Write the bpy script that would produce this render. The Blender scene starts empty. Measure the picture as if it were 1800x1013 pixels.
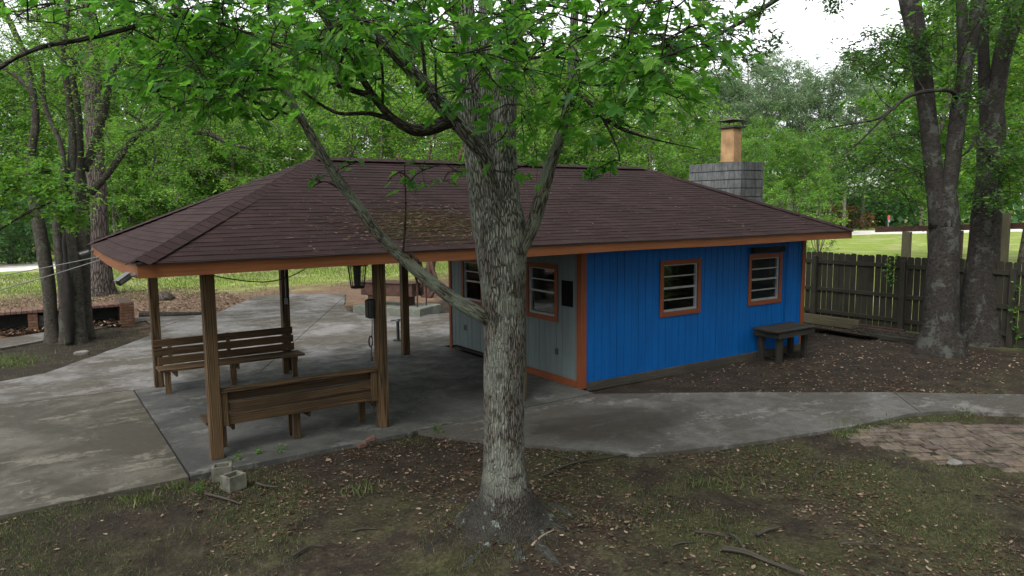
import bpy, math, random
import numpy as np
from mathutils import Vector, Matrix

sc = bpy.context.scene
COL = sc.collection
R = math.radians

# ------------------------------------------------------------------ camera
H, F, PITCH, ROLL, YAW, CX, CY = 3.0, 1277.7, 0.111, -0.0094, 0.5934, -1.777, -9.116
FW = np.array([math.sin(YAW)*math.cos(PITCH), math.cos(YAW)*math.cos(PITCH), -math.sin(PITCH)])
_r = np.array([math.cos(YAW), -math.sin(YAW), 0.0]); _u = np.cross(_r, FW)
RT = _r*math.cos(ROLL)+_u*math.sin(ROLL); UP = _u*math.cos(ROLL)-_r*math.sin(ROLL)
CP = np.array([CX, CY, H])
cam = bpy.data.cameras.new('camera'); co = bpy.data.objects.new('camera', cam); COL.objects.link(co)
co.matrix_world = Matrix(((RT[0], UP[0], -FW[0], CX), (RT[1], UP[1], -FW[1], CY), (RT[2], UP[2], -FW[2], H), (0, 0, 0, 1)))
cam.sensor_width = 36; cam.lens = 36*F/1800; cam.clip_end = 2000; cam.clip_start = 0.05
sc.camera = co

# ------------------------------------------------------------------ world, sun, exposure
w = bpy.data.worlds.new('World'); sc.world = w; w.use_nodes = True
nt = w.node_tree
sky = nt.nodes.new('ShaderNodeTexSky'); sky.sky_type = 'NISHITA'; sky.sun_disc = False
sky.sun_elevation = R(52); sky.sun_rotation = R(240); sky.air_density = 1.0; sky.dust_density = 2.0
hs = nt.nodes.new('ShaderNodeHueSaturation'); hs.inputs['Saturation'].default_value = 0.12
bg = nt.nodes['Background']; bg.inputs['Strength'].default_value = 0.15
nt.links.new(sky.outputs[0], hs.inputs['Color']); nt.links.new(hs.outputs[0], bg.inputs['Color'])
sun = bpy.data.lights.new('sun', 'SUN'); sun.energy = 1.0; sun.angle = R(30); sun.color = (1, 0.96, 0.9)
so = bpy.data.objects.new('sun', sun); COL.objects.link(so)
so.rotation_euler = (R(38), 0, R(-60))
sc.view_settings.view_transform = 'Standard'; sc.view_settings.look = 'None'
sc.view_settings.exposure = 1.48; sc.view_settings.gamma = 1
cy = sc.cycles
cy.max_bounces = 6; cy.diffuse_bounces = 2; cy.glossy_bounces = 2; cy.transmission_bounces = 4
cy.transparent_max_bounces = 6; cy.use_denoising = True; cy.caustics_reflective = False; cy.caustics_refractive = False

rng = np.random.default_rng(7); random.seed(7)

# ------------------------------------------------------------------ place helpers
def ray(px, py): return FW+RT*(px-900)/F-UP*(py-506.5)/F
def G(px, py, z=0.0):                       # real ground point seen at a pixel of the photo
    d = ray(px, py); return CP+d*((z-H)/d[2])
def A(px, py, t): return CP+ray(px, py)*t   # point at depth t metres
def B(px, t, z=-0.05):                      # ground spot t metres away below column px
    d = ray(px, 360); p = CP+d*t; return np.array([p[0], p[1], z])

# ------------------------------------------------------------------ materials
def mat(name):
    m = bpy.data.materials.new(name); m.use_nodes = True
    return m, m.node_tree.nodes, m.node_tree.links, m.node_tree.nodes['Principled BSDF']
class NT:
    def __init__(s, name, rough=0.8, spec=0.3):
        s.m, s.N, s.L, s.P = mat(name); s.P.inputs['Roughness'].default_value = rough
        s.P.inputs['Specular IOR Level'].default_value = spec
        s.out = s.N['Material Output']
    def n(s, t, **k):
        x = s.N.new(t)
        for a, b in k.items(): setattr(x, a, b)
        return x
    def put(s, v, sock):
        if hasattr(v, 'is_output'): s.L.new(v, sock)
        elif isinstance(v, tuple) and len(v) == 3 and sock.type == 'RGBA': sock.default_value = (*v, 1)
        else: sock.default_value = v
    def obj(s): return s.n('ShaderNodeTexCoord').outputs['Object']
    def geo(s): return s.n('ShaderNodeNewGeometry').outputs['Position']
    def lc(s): return s.n('ShaderNodeAttribute', attribute_name='lc').outputs['Vector']
    def tint(s): return s.n('ShaderNodeAttribute', attribute_name='tint').outputs['Fac']
    def map(s, v, sc=(1, 1, 1), loc=(0, 0, 0)):
        x = s.n('ShaderNodeMapping'); s.L.new(v, x.inputs[0]); x.inputs['Scale'].default_value = sc; x.inputs['Location'].default_value = loc
        return x.outputs[0]
    def noise(s, v, scale=5, detail=4, rough=0.55, dist=0.0):
        x = s.n('ShaderNodeTexNoise'); s.L.new(v, x.inputs['Vector']); x.inputs['Scale'].default_value = scale
        x.inputs['Detail'].default_value = detail; x.inputs['Roughness'].default_value = rough; x.inputs['Distortion'].default_value = dist
        return x.outputs['Fac']
    def vor(s, v, scale=5, feature='F1', out='Distance'):
        x = s.n('ShaderNodeTexVoronoi', feature=feature); s.L.new(v, x.inputs['Vector']); x.inputs['Scale'].default_value = scale
        return x.outputs[out]
    def ramp(s, v, stops):
        x = s.n('ShaderNodeValToRGB'); s.L.new(v, x.inputs[0]); e = x.color_ramp.elements
        while len(e) < len(stops): e.new(0.5)
        for q, (p, c) in zip(e, stops):
            q.position = p; q.color = (c, c, c, 1) if not isinstance(c, tuple) else (*c, 1)
        return x.outputs[0]
    def mix(s, f, a, b, mode='MIX'):
        x = s.n('ShaderNodeMix', data_type='RGBA', blend_type=mode); s.put(f, x.inputs[0]); s.put(a, x.inputs[6]); s.put(b, x.inputs[7])
        return x.outputs[2]
    def math(s, op, a, b=0.0, c=0.0):
        x = s.n('ShaderNodeMath', operation=op); s.put(a, x.inputs[0]); s.put(b, x.inputs[1]); s.put(c, x.inputs[2])
        return x.outputs[0]
    def sep(s, v):
        x = s.n('ShaderNodeSeparateXYZ'); s.L.new(v, x.inputs[0]); return x.outputs
    def bump(s, h, strength=0.4, dist=0.02):
        x = s.n('ShaderNodeBump'); s.L.new(h, x.inputs['Height']); x.inputs['Strength'].default_value = strength; x.inputs['Distance'].default_value = dist
        s.L.new(x.outputs[0], s.P.inputs['Normal'])
    def col(s, c): s.put(c, s.P.inputs['Base Color']); return s
    def rgh(s, c): s.put(c, s.P.inputs['Roughness']); return s

def leaf_mat(name, c0, c1, c2, trans, tf=0.45, rough=0.5):
    t = NT(name, rough, 0.25)
    col = t.ramp(t.tint(), [(0.0, c0), (0.55, c1), (1.0, c2)])
    t.col(col)
    tr = t.n('ShaderNodeBsdfTranslucent'); tc = t.mix(0.6, col, trans); t.L.new(tc, tr.inputs[0])
    mx = t.n('ShaderNodeMixShader'); mx.inputs[0].default_value = tf
    t.L.new(t.P.outputs[0], mx.inputs[1]); t.L.new(tr.outputs[0], mx.inputs[2]); t.L.new(mx.outputs[0], t.out.inputs[0])
    return t.m

def wood_mat(name, dark, light, rough=0.75, ring=1.0, grey=None):
    t = NT(name, rough, 0.25)
    v = t.lc()
    g = t.noise(t.map(v, (0.9, 20, 20)), 3.4, 5, 0.6, 0.6)
    wv = t.n('ShaderNodeTexWave', wave_type='BANDS', bands_direction='Y'); t.L.new(t.map(v, (0.6, 13, 13)), wv.inputs[0])
    wv.inputs['Scale'].default_value = 1.5; wv.inputs['Distortion'].default_value = 16; wv.inputs['Detail'].default_value = 1.5; wv.inputs['Detail Scale'].default_value = 0.8
    f = t.math('MULTIPLY', wv.outputs['Fac'], 0.55*ring); f = t.math('ADD', f, t.math('MULTIPLY', g, 0.65))
    c = t.ramp(f, [(0.25, dark), (0.8, light)])
    c = t.mix(t.math('MULTIPLY', t.ramp(t.noise(t.map(v, (0.8, 2, 2)), 1.3, 4), [(0.42, 0), (0.66, 1)]), 0.5), c, tuple(q*0.8 for q in dark))
    if grey:
        k = t.ramp(t.noise(t.map(v, (1.2, 3, 3)), 1.6, 4), [(0.42, 0), (0.62, 1)])
        c = t.mix(t.math('MULTIPLY', k, 0.75), c, grey)
    t.col(c); t.bump(f, 0.35, 0.006)
    return t.m

def paint_mat(name, c, wear, amount=0.35, rough=0.6):
    t = NT(name, rough, 0.15); v = t.lc()
    n = t.noise(t.map(v, (1.5, 10, 10)), 2.2, 6, 0.65)
    n2 = t.noise(v, 1.3, 4)
    k = t.ramp(n, [(0.5, 0), (0.75, 1)])
    cc = t.mix(t.math('MULTIPLY', k, amount), c, wear)
    cc = t.mix(0.5, cc, t.ramp(n2, [(0.3, tuple(0.72*q for q in c)), (0.7, tuple(1.12*q for q in c))]))
    st_ = t.noise(t.map(v, (0.7, 22, 22)), 1.6, 5, 0.65); cc = t.mix(t.math('MULTIPLY', t.ramp(st_, [(0.5, 0), (0.7, 1)]), amount), cc, tuple(0.45*q for q in c))
    t.col(cc); t.bump(n, 0.25, 0.005)
    return t.m

def plain(name, c, rough=0.6, spec=0.3, metal=0.0, var=0.2, scale=8):
    t = NT(name, rough, spec); t.P.inputs['Metallic'].default_value = metal
    n = t.noise(t.obj(), scale, 5)
    t.col(t.ramp(n, [(0.3, tuple(q*(1-var) for q in c)), (0.7, tuple(q*(1+var) for q in c))])); t.bump(n, 0.15, 0.004)
    return t.m

def bark_mat(name, dark, mid, lichen=None, lamt=0.5, scale=1.0, strength=0.9, horiz=False, dark_zone=False):
    t = NT(name, 0.9, 0.15); v = t.lc()
    a = t.noise(t.map(v, (5*scale, 34*scale, 34*scale) if not horiz else (24*scale, 16*scale, 16*scale)), 1.0, 7, 0.68, 0.8)
    if not horiz:
        ds = t.n('ShaderNodeVectorMath', operation='MULTIPLY_ADD'); nz = t.n('ShaderNodeTexNoise'); t.L.new(t.map(v, (3*scale, 9*scale, 9*scale)), nz.inputs['Vector']); nz.inputs['Scale'].default_value = 1.5; nz.inputs['Detail'].default_value = 3
        t.L.new(nz.outputs['Color'], ds.inputs[0]); ds.inputs[1].default_value = (1.6, 1.6, 1.6); t.L.new(t.map(v, (6.5*scale, 40*scale, 40*scale)), ds.inputs[2])
        fur = t.ramp(t.vor(ds.outputs[0], 0.8, 'DISTANCE_TO_EDGE'), [(0.02, 0), (0.20, 1)])
        h = t.math('ADD', t.math('MULTIPLY', fur, 0.5), t.math('MULTIPLY', a, 0.6))
    else:
        h = t.math('ADD', a, t.math('MULTIPLY', t.noise(v, 5.0, 5, 0.6), 0.12))
    c = t.ramp(h, [(0.28, dark), (0.62, mid), (0.9, tuple(1.5*q for q in mid))]) if not horiz else t.ramp(h, [(0.36, dark), (0.6, mid), (0.8, tuple(1.5*q for q in mid))])
    if lichen:
        p = t.noise(t.map(v, (1.0, 1.6, 1.6)), 2.6, 6, 0.62, 0.4)
        k = t.ramp(t.math('ADD', p, t.math('MULTIPLY', t.math('SUBTRACT', a, 0.5), 0.25)), [(0.56-0.14*lamt, 0), (0.64-0.14*lamt, 1)])
        c = t.mix(t.math('MULTIPLY', k, 0.8), c, t.mix(t.math('MULTIPLY', a, 1.0), tuple(0.6*q for q in lichen), lichen))
        # small round lichen spots
        vs = t.vor(v, 9.0); sp = t.math('MULTIPLY', t.ramp(t.math('ADD', vs, t.math('MULTIPLY', t.noise(v, 30, 3), 0.2)), [(0.18, lamt*0.8), (0.26, 0)]), t.ramp(t.noise(v, 2.2, 2), [(0.5, 0), (0.56, 1)]))
        c = t.mix(sp, c, (0.30, 0.34, 0.30))
    if dark_zone:  # pale upper patches, dark scars and a darker base with a ragged edge
        def blob(p0, rad, lo, hi):
            x, y, z = t.sep(t.geo()); q = [t.math('DIVIDE', t.math('SUBTRACT', a_, float(b_)), r_) for a_, b_, r_ in zip((x, y, z), p0, rad)]
            d = t.math('SQRT', t.math('ADD', t.math('ADD', t.math('MULTIPLY', q[0], q[0]), t.math('MULTIPLY', q[1], q[1])), t.math('MULTIPLY', q[2], q[2])))
            return t.ramp(t.math('ADD', d, t.math('MULTIPLY', t.math('SUBTRACT', t.noise(v, 9.0, 5, 0.6), 0.5), 0.9)), [(lo, 1), (hi, 0)])
        zz = t.sep(t.geo())[2]
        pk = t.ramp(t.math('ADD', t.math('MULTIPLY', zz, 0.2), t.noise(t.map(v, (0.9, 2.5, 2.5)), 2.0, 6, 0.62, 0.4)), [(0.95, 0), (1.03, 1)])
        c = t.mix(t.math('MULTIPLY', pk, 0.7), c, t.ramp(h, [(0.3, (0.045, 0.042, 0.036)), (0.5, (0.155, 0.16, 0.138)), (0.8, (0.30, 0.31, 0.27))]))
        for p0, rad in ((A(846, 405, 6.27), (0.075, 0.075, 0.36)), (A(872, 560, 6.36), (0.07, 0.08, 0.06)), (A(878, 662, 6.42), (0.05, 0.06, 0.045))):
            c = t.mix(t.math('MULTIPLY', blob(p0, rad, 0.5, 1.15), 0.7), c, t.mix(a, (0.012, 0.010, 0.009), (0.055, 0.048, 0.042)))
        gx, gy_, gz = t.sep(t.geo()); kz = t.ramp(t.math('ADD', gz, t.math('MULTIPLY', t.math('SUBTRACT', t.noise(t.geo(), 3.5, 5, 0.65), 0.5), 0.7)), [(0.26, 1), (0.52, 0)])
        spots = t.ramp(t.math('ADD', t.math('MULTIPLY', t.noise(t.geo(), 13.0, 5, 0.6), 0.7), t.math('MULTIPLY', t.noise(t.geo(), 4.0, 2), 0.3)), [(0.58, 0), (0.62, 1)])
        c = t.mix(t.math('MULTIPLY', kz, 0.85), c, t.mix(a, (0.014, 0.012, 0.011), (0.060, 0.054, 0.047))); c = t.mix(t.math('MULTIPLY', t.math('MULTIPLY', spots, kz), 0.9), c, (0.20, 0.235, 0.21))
    t.col(c); t.bump(h, strength, 0.03)
    return t.m

M = {}
M['post'] = wood_mat('post_wood', (0.008, 0.005, 0.003), (0.118, 0.072, 0.034), ring=1.1)
M['bench'] = wood_mat('bench_wood', (0.009, 0.0055, 0.003), (0.092, 0.055, 0.026), ring=0.95)
M['grey_wood'] = wood_mat('weathered_wood', (0.010, 0.009, 0.007), (0.050, 0.045, 0.034), rough=0.85, ring=0.4)
M['fence'] = wood_mat('fence_wood', (0.012, 0.011, 0.008), (0.056, 0.050, 0.036), rough=0.9, ring=0.3, grey=(0.028, 0.028, 0.020))
M['pale_wood'] = wood_mat('pale_timber', (0.05, 0.045, 0.026), (0.15, 0.135, 0.085), rough=0.85, ring=0.4)
M['orange'] = paint_mat('orange_brown_paint', (0.165, 0.048, 0.019), (0.11, 0.062, 0.04), 0.55)
M['fascia'] = paint_mat('fascia_orange_paint', (0.180, 0.066, 0.027), (0.13, 0.082, 0.058), 0.6)
M['blue'] = paint_mat('blue_paint', (0.001, 0.078, 0.285), (0.006, 0.066, 0.195), 0.6)
M['grey_paint'] = paint_mat('grey_green_paint', (0.112, 0.142, 0.142), (0.070, 0.082, 0.078), 0.4)
M['alu'] = plain('aluminium', (0.22, 0.23, 0.235), 0.5, 0.4, 0.2)
M['black'] = plain('black_metal', (0.014, 0.014, 0.015), 0.5, 0.4)
M['rust'] = plain('rusty_brown_steel', (0.055, 0.028, 0.020), 0.75, 0.3, 0.2, 0.4)
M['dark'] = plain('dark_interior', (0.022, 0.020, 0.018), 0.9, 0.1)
M['camgrey'] = plain('camera_grey', (0.10, 0.105, 0.11), 0.45, 0.4)
M['galv'] = plain('galvanised_pipe', (0.16, 0.17, 0.18), 0.45, 0.5, 0.5)
M['stick'] = wood_mat('bare_stick', (0.022, 0.019, 0.015), (0.105, 0.094, 0.076), rough=0.9, ring=0.3)
M['clay'] = plain('clay_flue', (0.31, 0.19, 0.098), 0.85, 0.2, 0, 0.3, 4)
M['soot'] = plain('sooty_cap', (0.05, 0.048, 0.042), 0.85, 0.2, 0, 0.4)
M['stone'] = plain('grey_stone', (0.16, 0.15, 0.14), 0.9, 0.2, 0, 0.4)
M['wire'] = plain('cable_grey', (0.12, 0.12, 0.12), 0.6, 0.3)

def concrete_mat(name, base, stain, amount, spots=0.3, seed=0.0, swirl=0.0):
    t = NT(name, 0.85, 0.25); v = t.map(t.geo(), (1, 1, 1), (seed, seed*1.7, 0))
    n1 = t.noise(v, 0.62, 6, 0.6, 0.4); n2 = t.noise(v, 2.3, 7, 0.66, 0.4); n3 = t.noise(v, 55, 4, 0.7); n5 = t.noise(v, 11, 6, 0.7, 0.6)
    n4 = t.noise(t.map(v, (0.75, 1.8, 1)), 1.5, 7, 0.62, 0.25)
    k = t.ramp(t.math('ADD', t.math('MULTIPLY', n1, 0.72), t.math('MULTIPLY', n2, 0.28)), [(0.42, 0), (0.54, 1)])
    c = t.mix(t.math('MULTIPLY', k, amount), base, stain)
    c = t.mix(t.math('MULTIPLY', t.ramp(n5, [(0.36, 1), (0.6, 0)]), 0.22), c, tuple(q*0.45 for q in stain))
    sp = t.ramp(t.math('ADD', t.math('MULTIPLY', n4, 0.66), t.math('MULTIPLY', n5, 0.34)), [(0.55, 0), (0.59, 1)]); c = t.mix(t.math('MULTIPLY', sp, spots), c, tuple(min(1, q*2.1) for q in base))
    c = t.mix(t.math('MULTIPLY', t.ramp(n3, [(0.34, 1), (0.6, 0)]), 0.40), c, tuple(q*0.35 for q in base))
    hgt = t.math('ADD', n3, t.math('MULTIPLY', n2, 0.6))
    if swirl:      # broom strokes and a damp brown patch
        st_ = t.noise(t.map(v, (1.1, 2.6, 1)), 3.4, 6, 0.6, 4.5); f = t.ramp(st_, [(0.56, 0), (0.70, 1)])
        c = t.mix(t.math('MULTIPLY', f, swirl), c, tuple(min(1, q*1.7) for q in base))
        x, y, z = t.sep(t.geo()); dx = t.math('DIVIDE', t.math('SUBTRACT', x, 4.9), 1.5); dy = t.math('DIVIDE', t.math('SUBTRACT', y, -1.75), 0.85)
        d = t.math('ADD', t.math('SQRT', t.math('ADD', t.math('MULTIPLY', dx, dx), t.math('MULTIPLY', dy, dy))), t.math('MULTIPLY', t.math('SUBTRACT', n2, 0.5), 1.3))
        c = t.mix(t.math('MULTIPLY', t.ramp(d, [(0.55, 1), (1.05, 0)]), 0.8), c, (0.030, 0.025, 0.018))
    cr = t.vor(v, 0.33, 'DISTANCE_TO_EDGE'); cr2 = t.math('ADD', cr, t.math('MULTIPLY', t.math('SUBTRACT', n2, 0.5), 0.10))
    c = t.mix(t.math('MULTIPLY', t.ramp(t.math('ABSOLUTE', cr2), [(0.0, 1), (0.006, 0)]), 0.4), c, (0.02, 0.02, 0.018))
    t.col(c); t.bump(hgt, 0.35, 0.006)
    t.rgh(t.ramp(n2, [(0.35, 0.55), (0.65, 0.9)]))
    return t.m
M['slab'] = concrete_mat('patio_concrete', (0.094, 0.093, 0.089), (0.042, 0.042, 0.041), 0.9, 0.45, 3.0)
M['pad'] = concrete_mat('pad_concrete', (0.108, 0.099, 0.081), (0.044, 0.039, 0.029), 0.9, 0.42, 11.0)
M['drive'] = concrete_mat('drive_concrete', (0.175, 0.167, 0.163), (0.058, 0.050, 0.036), 0.9, 0.25, 23.0)
M['path'] = concrete_mat('path_concrete', (0.125, 0.121, 0.115), (0.055, 0.048, 0.038), 0.85, 0.4, 37.0, 0.3)
M['base_conc'] = concrete_mat('base_concrete', (0.17, 0.18, 0.155), (0.09, 0.095, 0.075), 0.7, 0.2, 51.0)

# shingles: tabs from a brick texture laid in the roof's own plane
def shingle_mat():
    t = NT('brown_shingles', 0.92, 0.12); v = t.lc()
    br = t.n('ShaderNodeTexBrick'); t.L.new(v, br.inputs['Vector'])
    br.offset = 0.37; br.offset_frequency = 2
    br.inputs['Scale'].default_value = 1.0; br.inputs['Brick Width'].default_value = 0.305; br.inputs['Row Height'].default_value = 0.105
    br.inputs['Mortar Size'].default_value = 0.0035; br.inputs['Bias'].default_value = 0.0
    br.inputs['Color1'].default_value = (0.020, 0.0115, 0.0115, 1); br.inputs['Color2'].default_value = (0.047, 0.027, 0.027, 1); br.inputs['Mortar'].default_value = (0.006, 0.004, 0.004, 1)
    n = t.noise(v, 1.1, 5, 0.6); n2 = t.noise(v, 45, 4, 0.7); n3 = t.noise(t.map(v, (2.2, 0.35, 1)), 1.6, 5, 0.6)
    c = t.mix(0.5, br.outputs['Color'], t.ramp(n, [(0.3, (0.016, 0.0105, 0.0105)), (0.7, (0.041, 0.0245, 0.0245))]))
    c = t.mix(t.math('MULTIPLY', t.ramp(n3, [(0.5, 0), (0.75, 1)]), 0.6), c, (0.020, 0.016, 0.018))
    c = t.mix(t.math('MULTIPLY', t.ramp(n2, [(0.35, 1), (0.65, 0)]), 0.45), c, (0.030, 0.020, 0.020))
    # moss that grows on the low front slope under the maple limb
    x, y, z = t.sep(t.geo())
    dx = t.math('DIVIDE', t.math('SUBTRACT', x, 2.95), 1.5); dy = t.math('DIVIDE', t.math('SUBTRACT', y, 0.05), 0.7)
    d = t.math('SQRT', t.math('ADD', t.math('MULTIPLY', dx, dx), t.math('MULTIPLY', dy, dy)))
    d = t.math('ADD', d, t.math('MULTIPLY', t.math('SUBTRACT', t.noise(t.geo(), 4.5, 5, 0.65), 0.5), 1.9))
    k = t.ramp(d, [(0.42, 1), (0.78, 0)])
    mc = t.ramp(t.noise(t.geo(), 16, 4, 0.7), [(0.35, (0.014, 0.020, 0.006)), (0.52, (0.026, 0.024, 0.009)), (0.66, (0.095, 0.042, 0.028))])
    c = t.mix(t.math('MULTIPLY', k, 0.8), c, mc)
    t.col(c); t.bump(t.math('ADD', n2, t.math('MULTIPLY', k, 1.5)), 0.5, 0.008)
    return t.m
M['shingle'] = shingle_mat()

def brick_mat(name, c1, c2, mortar, bw, rh, ms, plane='xz'):
    t = NT(name, 0.9, 0.2); x, y, z = t.sep(t.geo())
    cb = t.n('ShaderNodeCombineXYZ')
    t.L.new(t.math('ADD', x, y), cb.inputs[0]); t.L.new(z, cb.inputs[1])
    br = t.n('ShaderNodeTexBrick'); t.L.new(cb.outputs[0], br.inputs['Vector']); br.inputs['Scale'].default_value = 1
    br.inputs['Brick Width'].default_value = bw; br.inputs['Row Height'].default_value = rh; br.inputs['Mortar Size'].default_value = ms
    for k, c in (('Color1', c1), ('Color2', c2), ('Mortar', mortar)): br.inputs[k].default_value = (*c, 1)
    n = t.noise(t.geo(), 9, 5, 0.65)
    c = t.mix(t.math('MULTIPLY', t.ramp(n, [(0.4, 0), (0.7, 1)]), 0.5), br.outputs['Color'], tuple(0.35*q for q in c1))
    t.col(c); t.bump(t.math('SUBTRACT', t.math('MULTIPLY', n, 0.3), br.outputs['Fac']), 0.5, 0.008)
    return t.m
M['oldblock'] = plain('mossy_block', (0.115, 0.112, 0.092), 0.95, 0.15, 0, 0.5, 7)
M['brick'] = brick_mat('red_brown_brick', (0.165, 0.080, 0.046), (0.105, 0.045, 0.028), (0.055, 0.045, 0.035), 0.205, 0.075, 0.012)
M['block'] = plain('concrete_block', (0.155, 0.163, 0.167), 0.9, 0.2, 0, 0.5, 5)
t = NT('chimney_block', 0.92, 0.15); _n = t.noise(t.obj(), 5, 6, 0.65); _n2 = t.noise(t.map(t.obj(), (9, 9, 1.2)), 1.5, 5, 0.6)
_c = t.ramp(_n, [(0.3, (0.075, 0.079, 0.081)), (0.7, (0.165, 0.171, 0.175))]); _c = t.mix(t.math('MULTIPLY', t.ramp(_n2, [(0.48, 0), (0.66, 1)]), 0.7), _c, (0.035, 0.036, 0.036))
t.col(t.mix(t.math('MULTIPLY', t.tint(), 0.35), _c, (0.045, 0.048, 0.05))); t.bump(_n, 0.3, 0.005); M['chimney_block'] = t.m
M['blockdark'] = plain('mortar_joint', (0.035, 0.035, 0.035), 0.95, 0.1)
M['ledge'] = plain('brick_ledge', (0.115, 0.066, 0.052), 0.9, 0.2, 0, 0.5, 12)

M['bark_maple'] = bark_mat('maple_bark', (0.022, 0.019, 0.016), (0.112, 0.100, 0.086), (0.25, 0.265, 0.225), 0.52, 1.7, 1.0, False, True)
M['bark_limb'] = bark_mat('limb_bark', (0.022, 0.020, 0.015), (0.105, 0.10, 0.080), (0.20, 0.23, 0.18), 0.6, 1.6, 0.7)
M['bark_dark'] = bark_mat('dark_limb_bark', (0.014, 0.012, 0.010), (0.05, 0.044, 0.036), None, 0, 1.6, 0.8)
M['bark_oak'] = bark_mat('oak_bark', (0.007, 0.0063, 0.0055), (0.029, 0.026, 0.023), (0.075, 0.08, 0.07), 0.1, 0.9, 0.7, True)
M['bark_left'] = bark_mat('left_bark', (0.011, 0.010, 0.0085), (0.045, 0.040, 0.032), (0.08, 0.086, 0.07), 0.15, 0.9, 0.7, True)
M['bark_pine'] = bark_mat('pine_bark', (0.012, 0.010, 0.009), (0.060, 0.049, 0.043), None, 0, 0.45, 1.0)
M['bark_far'] = bark_mat('far_bark', (0.035, 0.03, 0.025), (0.12, 0.108, 0.092), None, 0, 0.5, 0.5)

M['lf_maple'] = leaf_mat('maple_leaf', (0.020, 0.072, 0.020), (0.048, 0.150, 0.028), (0.14, 0.29, 0.040), (0.19, 0.52, 0.04), 0.58, 0.42)
M['lf_oak'] = leaf_mat('oak_leaf', (0.014, 0.042, 0.012), (0.030, 0.085, 0.018), (0.085, 0.17, 0.03), (0.10, 0.26, 0.02), 0.40)
M['lf_mid'] = leaf_mat('green_leaf', (0.024, 0.080, 0.018), (0.070, 0.185, 0.032), (0.20, 0.33, 0.050), (0.22, 0.48, 0.04), 0.52)
M['lf_bright'] = leaf_mat('bright_leaf', (0.040, 0.115, 0.022), (0.080, 0.21, 0.030), (0.19, 0.32, 0.045), (0.22, 0.45, 0.03), 0.5)
M['lf_dark'] = leaf_mat('dark_leaf', (0.018, 0.056, 0.022), (0.042, 0.112, 0.038), (0.088, 0.18, 0.060), (0.11, 0.28, 0.04), 0.42)
M['lf_pine'] = leaf_mat('pine_needle', (0.060, 0.115, 0.060), (0.115, 0.19, 0.095), (0.19, 0.27, 0.13), (0.22, 0.36, 0.14), 0.45)  # paled for the far pines: distance haze put into the needle colour
M['lf_yellow'] = leaf_mat('yellow_green_leaf', (0.09, 0.17, 0.02), (0.20, 0.30, 0.03), (0.36, 0.42, 0.05), (0.4, 0.55, 0.04), 0.5)
M['lf_red'] = leaf_mat('reddish_leaf', (0.10, 0.10, 0.03), (0.24, 0.12, 0.05), (0.34, 0.15, 0.07), (0.4, 0.2, 0.06), 0.4)
M['blade'] = leaf_mat('grass_blade', (0.042, 0.055, 0.018), (0.085, 0.110, 0.034), (0.20, 0.18, 0.095), (0.10, 0.24, 0.03), 0.3)
M['litter'] = leaf_mat('dead_leaf', (0.035, 0.018, 0.011), (0.115, 0.074, 0.047), (0.29, 0.22, 0.16), (0.2, 0.12, 0.06), 0.15, 0.8)
M['straw'] = leaf_mat('needle_debris', (0.10, 0.05, 0.03), (0.24, 0.14, 0.09), (0.50, 0.42, 0.34), (0.2, 0.1, 0.05), 0.1, 0.8)

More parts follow.
